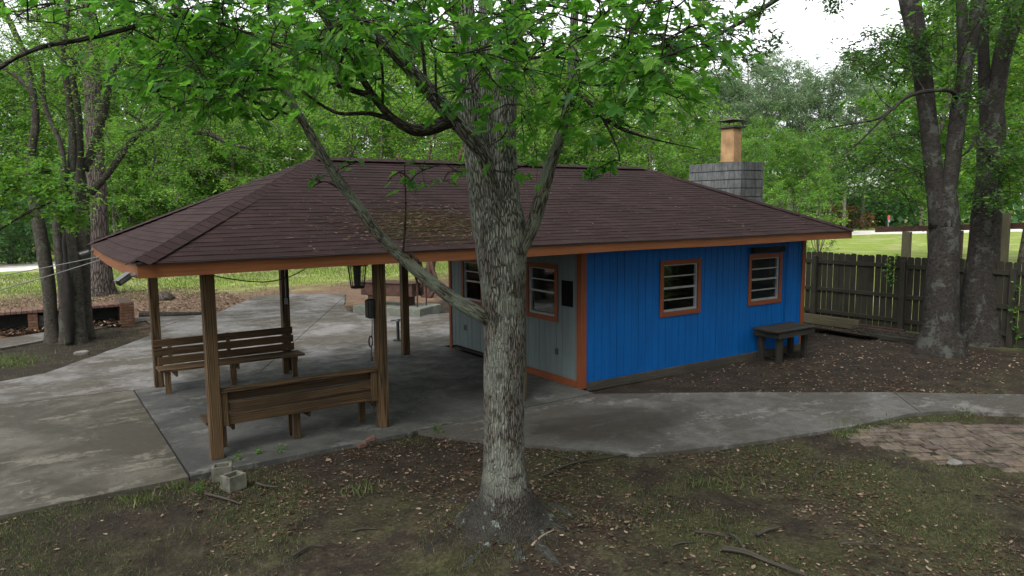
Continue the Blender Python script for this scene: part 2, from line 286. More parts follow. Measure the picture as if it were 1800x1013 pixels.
def ground_mat():
    t = NT('ground_soil', 0.95, 0.15); p = t.geo(); x, y, z = t.sep(p)
    n1 = t.noise(p, 0.45, 6, 0.6, 0.5); n2 = t.noise(p, 2.8, 6, 0.65); n3 = t.noise(p, 22, 4, 0.7); n4 = t.noise(p, 90, 3, 0.7)
    soil = t.ramp(t.math('ADD', t.math('MULTIPLY', n2, 0.5), t.math('MULTIPLY', n3, 0.5)), [(0.32, (0.010, 0.008, 0.006)), (0.50, (0.033, 0.026, 0.019)), (0.68, (0.10, 0.079, 0.058))])
    grn = t.ramp(n3, [(0.3, (0.022, 0.025, 0.008)), (0.7, (0.075, 0.082, 0.028))])
    gk = t.math('ADD', t.math('MULTIPLY', n1, 0.6), t.math('MULTIPLY', n2, 0.4))
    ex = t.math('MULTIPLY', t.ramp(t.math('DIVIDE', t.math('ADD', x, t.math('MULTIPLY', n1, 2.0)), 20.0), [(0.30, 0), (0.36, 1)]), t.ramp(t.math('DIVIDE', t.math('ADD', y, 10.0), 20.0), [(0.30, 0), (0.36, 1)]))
    dark_zone = t.math('MAXIMUM', ex, t.ramp(t.math('ADD', t.math('DIVIDE', t.math('ADD', y, 10.0), 20.0), t.math('MULTIPLY', t.math('SUBTRACT', n2, 0.5), 0.12)), [(0.38, 0), (0.45, 1)]))  # mask of darker, less green soil along the pavilion front and blue wall
    near = t.mix(t.math('MULTIPLY', t.math('MULTIPLY', t.ramp(gk, [(0.46, 0), (0.56, 1)]), t.math('SUBTRACT', 1.0, dark_zone)), 0.5), soil, grn)
    near = t.mix(t.math('MULTIPLY', dark_zone, 0.45), near, (0.016, 0.012, 0.010))
    fl = t.ramp(n4, [(0.60, 0), (0.68, 1)]); near = t.mix(t.math('MULTIPLY', fl, 0.5), near, (0.17, 0.125, 0.085))
    straw = t.ramp(t.math('ADD', t.math('MULTIPLY', n3, 0.6), t.math('MULTIPLY', n2, 0.4)), [(0.35, (0.075, 0.05, 0.035)), (0.6, (0.19, 0.125, 0.085)), (0.75, (0.28, 0.20, 0.145))])
    lawn = t.ramp(t.math('ADD', t.math('MULTIPLY', n2, 0.55), t.math('MULTIPLY', n3, 0.45)), [(0.32, (0.09, 0.14, 0.022)), (0.52, (0.17, 0.235, 0.040)), (0.72, (0.29, 0.31, 0.085))])
    lawn = t.mix(t.math('MULTIPLY', t.ramp(n1, [(0.5, 0), (0.62, 1)]), 0.55), lawn, (0.36, 0.31, 0.19))
    # straw under the pines, lawn further out
    q = t.math('ADD', y, t.math('MULTIPLY', t.math('SUBTRACT', n1, 0.5), 9.0)); q = t.math('ADD', q, t.math('MULTIPLY', t.math('SUBTRACT', n2, 0.5), 3.0))
    k1 = t.math('MULTIPLY', t.ramp(t.math('DIVIDE', q, 40.0), [(0.27, 0), (0.33, 1)]), 1.0)
    q2 = t.math('SUBTRACT', q, t.math('MULTIPLY', t.math('MINIMUM', t.math('MAXIMUM', t.math('SUBTRACT', 5.0, x), 0.0), 5.0), 0.75))
    k2 = t.ramp(t.math('DIVIDE', q2, 40.0), [(0.45, 0), (0.54, 1)])
    k3 = t.ramp(t.math('DIVIDE', t.math('ADD', x, t.math('MULTIPLY', n1, 2.0)), 40.0), [(0.40, 0), (0.44, 1)])
    c = t.mix(k1, near, straw); c = t.mix(k2, c, lawn); c = t.mix(k3, c, lawn)
    t.col(c); t.bump(t.math('ADD', n3, n4), 0.8, 0.02)
    return t.m
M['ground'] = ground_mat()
def road_mat():
    t = NT('pale_gravel', 0.95, 0.1); p = t.geo()
    t.col(t.ramp(t.noise(p, 1.2, 6, 0.7), [(0.3, (0.44, 0.41, 0.37)), (0.7, (0.62, 0.60, 0.56))])); return t.m
M['road'] = road_mat()
def flag_mat():
    t = NT('flagstone', 0.85, 0.25); v = t.lc()
    c = t.ramp(t.tint(), [(0.0, (0.060, 0.042, 0.038)), (0.3, (0.105, 0.078, 0.068)), (0.5, (0.13, 0.10, 0.062)), (0.75, (0.105, 0.100, 0.098)), (1.0, (0.185, 0.145, 0.095))])
    n = t.noise(t.geo(), 14, 6, 0.7); c = t.mix(0.45, c, t.mix(t.ramp(n, [(0.35, 0), (0.65, 1)]), (0.028, 0.022, 0.018), (0.19, 0.145, 0.115))); c = t.mix(t.ramp(t.noise(t.geo(), 3.2, 5, .65), [(0.52, 0), (0.66, 1)]), c, (0.028, 0.026, 0.015))
    t.col(c); t.bump(n, 0.5, 0.01); return t.m
M['flag'] = flag_mat()
def glass_mat():
    t = NT('window_glass', 0.05, 0.5)
    tr = t.n('ShaderNodeBsdfTransparent'); tr.inputs[0].default_value = (0.75, 0.8, 0.8, 1)
    gl = t.n('ShaderNodeBsdfGlossy'); gl.inputs['Roughness'].default_value = 0.04
    fr = t.n('ShaderNodeFresnel'); fr.inputs[0].default_value = 1.22
    mx = t.n('ShaderNodeMixShader'); t.L.new(fr.outputs[0], mx.inputs[0]); t.L.new(tr.outputs[0], mx.inputs[1]); t.L.new(gl.outputs[0], mx.inputs[2])
    t.L.new(mx.outputs[0], t.out.inputs[0]); return t.m
M['glass'] = glass_mat()

# ------------------------------------------------------------------ mesh helpers
OFF = {}
def tag(o, label=None, cat=None, group=None, kind=None):
    if label: o['label'] = label
    if cat: o['category'] = cat
    if group: o['group'] = group
    if kind: o['kind'] = kind
    return o
def empty(name, loc, label=None, cat=None, group=None):
    o = bpy.data.objects.new(name, None); o.location = tuple(map(float, loc)); o.empty_display_size = 0.2
    COL.objects.link(o); OFF[o.name] = np.array(loc, float); return tag(o, label, cat, group)
def link(name, me, m, parent=None, origin=None, world=False):
    o = bpy.data.objects.new(name, me); COL.objects.link(o)
    if m is not None and not me.materials: me.materials.append(M[m] if isinstance(m, str) else m)
    if parent is not None:
        o.parent = parent; OFF[o.name] = OFF[parent.name]
        if world: me.transform(Matrix.Translation(tuple(-OFF[parent.name])))
    else:
        OFF[o.name] = np.array(origin if origin is not None else (0, 0, 0), float); o.location = tuple(OFF[o.name])
    return o
def np_mesh(name, V, loops, starts, totals, lc=None, tint=None, smooth=False):
    me = bpy.data.meshes.new(name)
    V = np.asarray(V, np.float32); me.vertices.add(len(V)); me.vertices.foreach_set('co', V.ravel())
    me.loops.add(len(loops)); me.loops.foreach_set('vertex_index', np.asarray(loops, np.int32))
    me.polygons.add(len(starts)); me.polygons.foreach_set('loop_start', np.asarray(starts, np.int32))
    me.polygons.foreach_set('loop_total', np.asarray(totals, np.int32))
    me.polygons.foreach_set('use_smooth', np.full(len(starts), bool(smooth)))
    if lc is not None:
        a = me.attributes.new('lc', 'FLOAT_VECTOR', 'POINT'); a.data.foreach_set('vector', np.asarray(lc, np.float32).ravel())
    if tint is not None:
        a = me.attributes.new('tint', 'FLOAT', 'FACE'); a.data.foreach_set('value', np.asarray(tint, np.float32))
    me.update(calc_edges=True); me.validate(); return me
class MB:
    def __init__(s): s.V = []; s.LC = []; s.F = []; s.T = []; s.n = 0
    def add(s, V, F, LC=None, T=None):
        V = np.asarray(V, float); s.V.append(V); s.LC.append(np.asarray(LC, float) if LC is not None else V)
        s.F += [tuple(int(i)+s.n for i in f) for f in F]; s.T += [T if T is not None else random.random()]*len(F); s.n += len(V); return s
    def hexa(s, P, LC=None, T=None):     # 8 corners: bottom ring 0-3, top ring 4-7
        return s.add(P, [(0, 3, 2, 1), (4, 5, 6, 7), (0, 1, 5, 4), (1, 2, 6, 5), (2, 3, 7, 6), (3, 0, 4, 7)], LC, T)
    def box(s, x0, x1, y0, y1, z0, z1, T=None):
        P = np.array([(x0, y0, z0), (x1, y0, z0), (x1, y1, z0), (x0, y1, z0), (x0, y0, z1), (x1, y0, z1), (x1, y1, z1), (x0, y1, z1)], float)
        o = np.argsort([-(x1-x0), -(y1-y0), -(z1-z0)], kind='stable'); LC = P[:, o]-P[0][o]+np.random.default_rng(s.n+int(1e3*abs(x0+y0+z0))).uniform(0, 40, 3)
        return s.hexa(P, LC, T)
    def obox(s, c, ax, size, T=None):    # oriented box: axes are rows of ax
        ax = np.asarray(ax, float); c = np.asarray(c, float); h = np.asarray(size, float)/2
        S = np.array([(-1, -1, -1), (1, -1, -1), (1, 1, -1), (-1, 1, -1), (-1, -1, 1), (1, -1, 1), (1, 1, 1), (-1, 1, 1)], float)*h
        o = np.argsort(-h, kind='stable'); return s.hexa(c+S@ax, S[:, o]+rng.uniform(0, 40, 3), T)
    def beam(s, a, b, wd, ht, up=(0, 0, 1)):
        a = np.asarray(a, float); b = np.asarray(b, float); d = b-a; L = np.linalg.norm(d); d /= L
        sd = np.cross(np.asarray(up, float), d); sd /= np.linalg.norm(sd); u = np.cross(d, sd)
        return s.obox((a+b)/2, [d, sd, u], (L, wd, ht))
    def tube(s, P, rad, n=8, cap=True, fl=None):
        P = np.asarray(P, float); N = len(P); rad = np.broadcast_to(np.asarray(rad, float), (N,))
        T = np.gradient(P, axis=0); T /= np.linalg.norm(T, axis=1)[:, None]+1e-9
        a = np.array([1.0, 0, 0]) if abs(T[0][0]) < 0.8 else np.array([0, 1.0, 0])
        u = a-T[0]*(a@T[0]); u /= np.linalg.norm(u); U = [u]
        for i in range(1, N):
            u = U[-1]-T[i]*(U[-1]@T[i]); u /= np.linalg.norm(u)+1e-9; U.append(u)
        U = np.array(U); W = np.cross(T, U); th = np.linspace(0, 2*np.pi, n, endpoint=False)
        rr = rad[:, None]*np.ones(n)
        if fl is not None: rr = rr*fl
        V = (P[:, None]+rr[..., None]*(np.cos(th)[None, :, None]*U[:, None]+np.sin(th)[None, :, None]*W[:, None]))
        L = np.concatenate([[0], np.cumsum(np.linalg.norm(np.diff(P, axis=0), axis=1))])
        LC = np.stack([np.repeat(L[:, None], n, 1), rr*np.cos(th), rr*np.sin(th)], -1)+rng.uniform(0, 30, 3)
        i = np.arange(N-1)[:, None]*n; j = np.arange(n)[None]; k = (j+1) % n
        Fq = np.stack([i+j, i+k, i+n+k, i+n+j], -1).reshape(-1, 4).tolist()
        if cap: Fq += [tuple(range(n))[::-1], tuple((N-1)*n+q for q in range(n))]
        return s.add(V.reshape(-1, 3), Fq, LC.reshape(-1, 3))
    def build(s, name, m, parent=None, origin=None, smooth=False, bevel=0):
        V = np.concatenate(s.V); LC = np.concatenate(s.LC)
        off = OFF[parent.name] if parent is not None else np.array(origin if origin is not None else (0, 0, 0), float)
        lp = [i for f in s.F for i in f]; tot = [len(f) for f in s.F]; st = np.concatenate([[0], np.cumsum(tot)[:-1]])
        me = np_mesh(name, V-off, lp, st, tot, LC, s.T, smooth)
        o = link(name, me, m, parent, off)
        if bevel:
            b = o.modifiers.new('bevel', 'BEVEL'); b.width = bevel; b.segments = 1; b.limit_method = 'ANGLE'
        return o
def spline(P, n):
    P = np.asarray(P, float); Q = np.concatenate([[2*P[0]-P[1]], P, [2*P[-1]-P[-2]]]); out = []
    for t in np.linspace(0, len(P)-1-1e-6, n):
        i = int(t); f = t-i; a, b, c, d = Q[i:i+4]
        out.append(0.5*(2*b+(c-a)*f+(2*a-5*b+4*c-d)*f*f+(3*b-a-3*c+d)*f**3))
    return np.array(out)
def poly_slab(name, pts, z0, z1, m, label=None, kind='structure', jitter=0.0):
    P = [np.array(p[:2], float) for p in pts]
    if jitter:
        Q = []
        for a, b in zip(P, P[1:]+P[:1]):
            k = max(1, int(np.linalg.norm(b-a)/0.25))
            for i in range(k): Q.append(a+(b-a)*i/k+(rng.normal(0, jitter, 2) if i else 0))
        P = Q
    n = len(P); ar = sum(P[i][0]*P[(i+1) % n][1]-P[(i+1) % n][0]*P[i][1] for i in range(n))
    if ar < 0: P = P[::-1]
    V = [(*p, z1) for p in P]+[(*p, z0) for p in P]
    mb = MB(); mb.add(V, [tuple(range(n))]+[(i, n+i, n+(i+1) % n, (i+1) % n) for i in range(n)])
    o = mb.build(name, m); return tag(o, label, None, None, kind)

# ------------------------------------------------------------------ leaves
def diamond(w=0.5): return np.array([(0, 0, 0), (0.5*w, 0.42, 0.05), (0, 1, 0), (-0.5*w, 0.42, 0.05)]), [(0, 1, 2, 3)]
def maple_leaf():
    half = [(0.0, 0.0), (0.16, -0.04), (0.40, 0.02), (0.27, 0.17), (0.34, 0.24), (0.62, 0.40), (0.47, 0.50), (0.30, 0.46), (0.19, 0.48), (0.24, 0.72), (0.13, 0.78), (0.0, 1.06)]
    V = []; F = []
    for s_ in (1, -1):
        b = len(V); V += [(s_*x, y, 0.26*abs(x)-0.30*y*y+0.10*math.sin(7*x+4*y)) for x, y in half]
        f = tuple(range(b, b+len(half))); F.append(f if s_ > 0 else f[::-1])
    # petiole
    b = len(V); V += [(0.012, 0.0, 0), (-0.012, 0, 0), (-0.008, -0.5, 0.10), (0.008, -0.5, 0.10)]; F.append((b, b+1, b+2, b+3))
    return np.array(V), F
def oblong():
    return np.array([(0, 0, 0), (0.16, 0.3, 0.03), (0.13, 0.7, 0.02), (0, 1, -0.05), (-0.13, 0.7, 0.02), (-0.16, 0.3, 0.03)]), [(0, 1, 2, 3), (0, 3, 4, 5)]
def leaf_mesh(name, P, size, shape, up=0.6, droop=0.0, tint=None, r=None, fwd=None):
    r = r or rng; P = np.asarray(P, float); N = len(P); SV, SF = shape; K = len(SV)
    nr = r.normal(0, 1, (N, 3)); nr /= np.linalg.norm(nr, axis=1)[:, None]; nr[:, 2] = np.abs(nr[:, 2]); nr = nr*(1-up)+np.array([0, 0, up]); nr /= np.linalg.norm(nr, axis=1)[:, None]
    f = r.normal(0, 1, (N, 3)) if fwd is None else np.asarray(fwd)+r.normal(0, 0.5, (N, 3)); f[:, 2] -= droop
    f -= nr*(f*nr).sum(1)[:, None]; f /= np.linalg.norm(f, axis=1)[:, None]+1e-9; sd = np.cross(f, nr)
    sz = np.broadcast_to(size, (N,))*r.uniform(0.65, 1.25, N)
    V = P[:, None]+sz[:, None, None]*(SV[None, :, 0:1]*sd[:, None]+SV[None, :, 1:2]*f[:, None]+SV[None, :, 2:3]*nr[:, None])
    fl = np.concatenate([np.array(q) for q in SF]); tt = np.array([len(q) for q in SF])
    lp = (np.arange(N)[:, None]*K+fl[None]).ravel(); tot = np.tile(tt, N); st = np.concatenate([[0], np.cumsum(tot)[:-1]])
    if tint is None: tint = r.uniform(0, 1, N)
    tint = np.clip(tint+r.normal(0, 0.20, N), 0, 1)
    return np_mesh(name, V.reshape(-1, 3), lp, st, tot, None, np.repeat(tint, len(SF)))

def clumps_to_leaves(mb, W, clumps, r, twig=0.012, sub=5):
    """each clump: centre, radius, leaf count. Draws the twigs that carry it and returns leaf points, growth directions, tints."""
    W = np.asarray(W)[::2]; LP = []; LD = []; LT = []; cap = len(W)
    buf = np.full((cap+4*len(clumps), 3), 1e6); buf[:cap] = W; nb = cap
    dist = [np.min(((W-np.asarray(c))**2).sum(1)) for c, _, _ in clumps]
    for ci in np.argsort(dist):
        c, rad, n = clumps[ci]
        c = np.asarray(c, float); Wb = buf[:nb]; i = np.argmin(((Wb-c)**2).sum(1)+0.6*np.maximum(0, Wb[:, 2]-c[2])**2); a = Wb[i].copy()
        L = np.linalg.norm(c-a)
        if L > 0.05:
            mid = (a+c)/2+r.normal(0, 0.10*L, 3)+np.array([0, 0, 0.06*L]); pt = spline([a, mid, c], 6)
            if mb is not None: mb.tube(pt, np.linspace(twig*(1+0.5*L), twig*0.7, 6), 5, False)
            buf[nb:nb+4] = pt[2:]; nb += 4
        ti = r.uniform(0.1, 0.9); k = max(1, int(n/sub))
        out = (c-a)/(L+1e-6)
        for q in range(sub):
            e = r.normal(0, 1, 3)*np.array([1, 1, 0.6])+0.5*out; e /= np.linalg.norm(e); ln = rad*r.uniform(0.6, 1.25)
            if mb is not None: mb.tube(spline([c, c+e*ln*0.5+r.normal(0, 0.08*ln, 3), c+e*ln-np.array([0, 0, 0.15*ln])], 5), np.linspace(twig*0.7, twig*0.25, 5), 4, False)
            s = r.uniform(0.1, 1.08, k)[:, None]
            p = c+e*ln*s-np.array([0, 0, 0.15*ln])*s**2+r.normal(0, 0.16*rad, (k, 3))
            LP.append(p); LD.append(np.tile(e, (k, 1))); LT.append(np.full(k, ti)+r.normal(0, 0.08, k))
    return np.concatenate(LP), np.concatenate(LD), np.concatenate(LT)

# ================================================================== SETTING
def smooth_noise(x, y, s, seed):
    g = np.random.default_rng(seed); o = np.zeros_like(x)
    for k in range(7):
        a = g.uniform(0, 2*np.pi); fr = s*g.uniform(0.5, 2.2); o += np.sin(fr*(x*np.cos(a)+y*np.sin(a))+g.uniform(0, 6.28))/7
    return o
def axis(lo, a, b, hi, step):
    fine = np.arange(a, b+1e-6, step); k = [step]
    L = [a]; s_ = step
    while L[-1] > lo: s_ *= 1.35; L.append(L[-1]-s_)
    U = [b]; s_ = step
    while U[-1] < hi: s_ *= 1.35; U.append(U[-1]+s_)
    return np.array(L[:0:-1]+list(fine)+U[1:])
MAPLE = np.array([1.83, -3.66])
HOLES = []
def ground_z(x, y):
    z = -0.055+0.022*smooth_noise(x, y, 1.3, 3)+0.012*smooth_noise(x, y, 5.0, 4)
    r = np.hypot(x-MAPLE[0], y-MAPLE[1]); z = z+0.15*np.exp(-(r/0.75)**2)
    z = z-0.05*np.exp(-((x-8.5)/2.4)**2-((y+1.2)/0.9)**2)
    d = np.hypot(x-5, y+3); k = np.clip((d-14)/8, 0, 1); return z*(1-k)-0.055*k
xs = axis(-420, -6, 18, 420, 0.14); ys = axis(-60, -9, 3, 420, 0.14)
X, Y = np.meshgrid(xs, ys); Z = ground_z(X, Y)
nx, ny = len(xs), len(ys); I = np.arange(nx*ny).reshape(ny, nx)
q = np.stack([I[:-1, :-1], I[:-1, 1:], I[1:, 1:], I[1:, :-1]], -1).reshape(-1, 4)
gme = np_mesh('ground', np.stack([X, Y, Z], -1).reshape(-1, 3), q.ravel(), np.arange(len(q))*4, np.full(len(q), 4), smooth=True)
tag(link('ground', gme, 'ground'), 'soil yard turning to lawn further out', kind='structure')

poly_slab('patio', [(-0.36, -0.46), (2.42, -0.46), (2.50, -0.42), (5.72, -0.32), (5.72, 4.72), (-0.36, 4.42)], -0.16, 0.0, 'slab', 'grey concrete floor under the pavilion roof')
poly_slab('concrete_pad', [(-0.384, -0.46), (-0.384, 4.40), (-2.5, 4.62), (-7, 5.1), (-7, -0.6), (-2.14, -0.50)], -0.16, -0.004, 'pad', 'stained brown concrete pad left of the pavilion')
poly_slab('driveway', [(-7, 5.115), (-2.5, 4.635), (-0.37, 4.415), (-0.37, 4.435), (5.72, 4.735), (5.9, 4.72), (12.5, 4.72), (12.5, 8.5)]+[tuple(G(*p)[:2]) for p in
          [(745, 553), (700, 556), (640, 553), (612, 548), (604, 535), (608, 517), (520, 516), (450, 521), (415, 535), (386, 548), (352, 551), (247, 557), (0, 596)]]+[(-7, 12.2), (-7, 10.9)]+[tuple(G(*p)[:2]) for p in
          [(0, 612), (60, 601), (130, 586), (200, 571), (256, 563), (272, 573), (262, 590), (180, 620), (80, 655), (0, 670)]]+[(-7, 7.0)], -0.16, -0.008, 'drive', 'pale concrete drive behind the pavilion', jitter=0.012)
poly_slab('path', [(2.52, -0.435), (5.70, -0.335)]+[tuple(G(*p)[:2]) for p in [(1300, 689), (1575, 689), (1800, 693)]]+[(14.2, -6.6), (12.9, -7.3)]+[tuple(G(*p)[:2]) for p in
          [(1800, 727), (1660, 722), (1610, 725), (1500, 748), (1345, 773), (1200, 791), (1125, 798), (1050, 791), (900, 779), (800, 769), (735, 759)]], -0.16, -0.006, 'path', 'concrete path curving past the blue wall', jitter=0.008)
poly_slab('road', [(-200, 27), (-8, 35.0), (2, 37.0), (30, 34.5), (69, 31), (88, 23), (160, -10), (160, 2), (95, 30), (72, 39), (30, 42.0), (2, 43.5), (-8, 42.0), (-200, 34)], -0.2, -0.03, 'road', 'pale gravel road beyond the lawn', jitter=0)
poly_slab('road', [(60, 66), (110, 62), (190, 54), (330, 30), (330, 42), (190, 66), (110, 75), (60, 80)], -0.2, -0.03, 'road', 'second pale road far beyond the fence')

def joint(a, b, wd=0.012):
    a = np.array([*a[:2], 0.0]); b = np.array([*b[:2], 0.0]); mb = MB(); mb.beam(a+(0, 0, -0.010), b+(0, 0, -0.010), wd, 0.012); o = mb.build('concrete_joint', 'dark'); tag(o, 'dark sawn joint across the concrete', None, None, 'structure')
joint(G(455, 655), G(607, 520)); joint(G(1572, 690), G(1618, 724)); joint(G(352, 552), G(272, 578)); joint((-6.9, 5.09), (-0.4, 4.42), 0.02)
# flagstone paving: individual slips in one paved sheet
pv = [G(*p)[:2] for p in [(1485, 765), (1535, 746), (1600, 738), (1700, 740), (1800, 741)]]+[np.array([11.5, -6.3]), np.array([10.2, -7.6])]+[G(*p)[:2] for p in [(1800, 826), (1740, 812), (1690, 813), (1640, 806), (1560, 784)]]
def inside(p, P):
    c = False
    for a, b in zip(P, P[1:]+P[:1]):
        if (a[1] > p[1]) != (b[1] > p[1]) and p[0] < (b[0]-a[0])*(p[1]-a[1])/(b[1]-a[1])+a[0]: c = not c
    return c
mb = MB(); ang = R(-33); ux = np.array([math.cos(ang), math.sin(ang)]); uy = np.array([-ux[1], ux[0]])
for j in range(-25, 40):
    o = rng.uniform(0, 0.2); u = -3.5
    while u < 5:
        wd = rng.choice([0.12, 0.2, 0.22, 0.26]); c = np.array([8.5, -5.2])+ux*(u+wd/2+o)+uy*j*0.135
        if inside(c, pv):
            g_ = 0.006; z1 = -0.036+rng.uniform(-0.008, 0.006); dx = wd/2-g_; dy = 0.0675-g_
            cs = [c+ux*a*dx+uy*b*dy+rng.normal(0, 0.004, 2) for a, b in ((-1, -1), (1, -1), (1, 1), (-1, 1))]
            mb.hexa([(*p, -0.09) for p in cs]+[(*p, z1+rng.normal(0, 0.003)) for p in cs], None, rng.uniform())
        u += wd
tag(mb.build('paving', 'flag', bevel=0.003), 'patch of multicoloured flagstones beside the path', kind='structure')

# ================================================================== PAVILION BUILDING
D = 4.377; XW = 5.734; XE = 11.717; X0, X1 = -0.781, 12.45; Y0, Y1 = -0.588, D+0.590; ZF, ZE, ZR = 2.2916, 2.4484, 3.7807; RX0, RX1 = 2.137, 9.253; YM = D/2
bld = empty('pavilion', (5.8, 2.2, 0), 'open timber pavilion joined to a bright blue hut under one brown shingled hip roof', 'building')
def siding(mb, org, du, nrm, rects, pitch=0.167, th=0.014, gap=0.007):
    """vertical grooved boards over a backing sheet; org + u*du + z, outer face along nrm"""
    org = np.array(org, float); du = np.array(du, float); nrm = np.array(nrm, float)
    for (u0, u1, z0, z1) in rects:
        def bx(a, b, d0, d1):
            c = [org+du*x_+nrm*d_ for x_, d_ in ((a, d0), (b, d0), (b, d1), (a, d1))]
            P = np.array([(*p[:2], z0) for p in c]+[(*p[:2], z1) for p in c])
            LC = np.array([(z0 if i < 4 else z1, (a, b, b, a)[i % 4], 0) for i in range(8)]); LC[:, 2] += math.floor(a/pitch)*0.37
            mb.hexa(P, LC)
        bx(u0, u1, -0.08, 0.0)
        k = math.floor(u0/pitch)
        while k*pitch < u1:
            a = max(u0, k*pitch+gap/2); b = min(u1, (k+1)*pitch-gap/2); k += 1
            if b-a > 0.004: bx(a, b, 0.0, th+0.0015*((k*7) % 3-1))
def walls_with_openings(U0, U1, Z0, Z1, ops):
    out = []; u = U0
    for (a, b, c, d) in sorted(ops): out += [(u, a, Z0, Z1), (a, b, Z0, c), (a, b, d, Z1)]; u = b
    return out+[(u, U1, Z0, Z1)]
blue_ops = [(7.60, 8.48, 1.11, 1.95), (10.01, 10.88, 1.11, 1.95)]; grey_ops = [(0.70, 1.47, 1.12, 1.94), (3.10, 3.78, 1.12, 1.90)]
mb = MB(); siding(mb, (0, 0.016, 0), (1, 0, 0), (0, -1, 0), walls_with_openings(XW+0.10, XE, 0.09, 2.30, blue_ops))
mb.build('wall', 'blue', bld)['label'] = 'bright blue grooved board wall'
mb = MB(); siding(mb, (XW+0.016, 0, 0), (0, 1, 0), (-1, 0, 0), walls_with_openings(0.10, D, 0.11, 2.30, grey_ops))
mb.build('wall', 'grey_paint', bld)['label'] = 'grey green grooved board wall under the roof'
mb = MB(); siding(mb, (XE-0.016, 0, 0), (0, 1, 0), (1, 0, 0), [(0.10, D-0.1, 0.09, 2.30)]); siding(mb, (0, D-0.016, 0), (1, 0, 0), (0, 1, 0), [(XW+0.1, XE-0.1, 0.09, 2.30)])
mb.build('wall', 'blue', bld)
# inside: dark floor and a shelf wall
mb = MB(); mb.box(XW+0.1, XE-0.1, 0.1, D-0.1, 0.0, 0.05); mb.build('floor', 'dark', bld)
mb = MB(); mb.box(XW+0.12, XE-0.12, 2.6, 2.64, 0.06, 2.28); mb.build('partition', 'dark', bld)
for (x, z) in ((8.28, 1.86), (8.28, 1.60), (8.28, 1.30), (10.7, 1.8), (10.7, 1.42)):
    mb = MB(); mb.box(x, x+0.5, 0.5, 0.74, z, z+0.035); mb.beam((x+0.08, 0.72, z), (x+0.08, 0.55, z-0.10), 0.03, 0.03); mb.build('shelf', 'pale_wood' if x < 9 else 'bench', bld)
mb = MB(); mb.box(6.9, 6.94, 1.9, 2.25, 0.06, 2.0); mb.build('door', 'blue', bld)
mb = MB(); mb.box(6.88, 6.96, 2.26, 2.38, 0.06, 2.1); mb.build('door_frame', 'orange', bld)
# trims
mb = MB(); mb.box(XW-0.004, XW+0.095, -0.022, -0.001, 0.0, 2.30); mb.box(XW-0.024, XW-0.005, -0.022, 0.098, 0.0, 2.30); mb.build('corner_trim', 'orange', bld, bevel=0.003)
mb = MB(); mb.box(XE-0.09, XE+0.004, -0.024, -0.003, 0.08, 2.30); mb.box(XE+0.005, XE+0.025, -0.024, 0.09, 0.08, 2.30); mb.build('corner_trim', 'orange', bld, bevel=0.003)
mb = MB(); mb.box(XW-0.024, XW-0.002, D-0.07, D+0.02, 0.0, 2.30); mb.build('corner_trim', 'orange', bld, bevel=0.003)
mb = MB(); mb.box(XW+0.097, XE, -0.030, 0.05, -0.06, 0.088); mb.build('skirting_board', 'stick', bld, bevel=0.004)['label'] = 'weathered sill timber under the blue wall'
mb = MB(); mb.box(XW-0.028, XW+0.05, 0.10, 1.8, 0.0, 0.112); mb.build('skirting_board', 'orange', bld, bevel=0.004)['label'] = 'orange brown skirting board on the grey wall'
def window(kind, u0, u1, z0, z1):
    def P(u, d): return (u, -d) if kind == 'blue' else (XW-d, u)
    def bx(mb, a, b, d0, d1, c, e):
        p, q_ = P(a, d0), P(b, d1); mb.box(min(p[0], q_[0]), max(p[0], q_[0]), min(p[1], q_[1]), max(p[1], q_[1]), c, e)
    t = 0.085; mb = MB()
    bx(mb, u0-t, u0, 0.003, 0.024, z0-t, z1+t); bx(mb, u1, u1+t, 0.003, 0.024, z0-t, z1+t)
    bx(mb, u0, u1, 0.003, 0.023, z0-t, z0); bx(mb, u0, u1, 0.003, 0.023, z1, z1+t)
    wnd = mb.build('window', 'orange', bld, bevel=0.003)
    mb = MB(); s_ = 0.028
    bx(mb, u0, u0+s_*0.6, -0.05, -0.005, z0, z1); bx(mb, u1-s_*1.5, u1, -0.05, -0.005, z0, z1); bx(mb, u0+s_*0.6, u1-s_*1.5, -0.05, -0.004, z0, z0+0.035); bx(mb, u0+s_*0.6, u1-s_*1.5, -0.05, -0.006, z1-0.016, z1)
    mb.build('sash_frame', 'alu', wnd)
    mb = MB(); n = 4
    for i in range(1, n):
        z = z0+(z1-z0)*i/n; hh = 0.017 if i == 2 else 0.010
        if kind == 'grey' and i == 1: continue
        bx(mb, u0+s_*0.6, u1-s_*1.5, -0.035, -0.012, z-hh, z+hh)
    mb.build('glazing_bar', 'alu', wnd)
    mb = MB(); bx(mb, u0+0.01, u1-0.01, -0.047, -0.042, z0+0.01, z1-0.01); mb.build('pane', 'glass', wnd)
for o in blue_ops: window('blue', *o)
for o in grey_ops: window('grey', *o)
mb = MB(); mb.box(XW-0.022, XW-0.001, 0.22, 0.50, 1.34, 1.77); mb.build('panel', NT('matte_black', 0.95, 0.05).col((0.006, 0.006, 0.006)).m, bld)['label'] = 'black panel on the grey wall'
for (a, b, c, d_) in ((0.62, 0.70, 0.47, 0.58), (3.72, 3.80, 0.47, 0.58)):
    mb = MB(); mb.box(XW-0.012, XW-0.001, a, b, c, d_); mb.build('outlet', 'black', bld)
mb = MB(); mb.box(9.96, 10.95, -0.10, -0.026, 2.06, 2.17)
for i in range(16): mb.box(9.98+i*0.06, 10.01+i*0.06, -0.125, -0.10, 2.07, 2.16)
mb.build('ventilation_strip', 'grey_wood', bld)['label'] = 'weathered slatted strip over the right window'
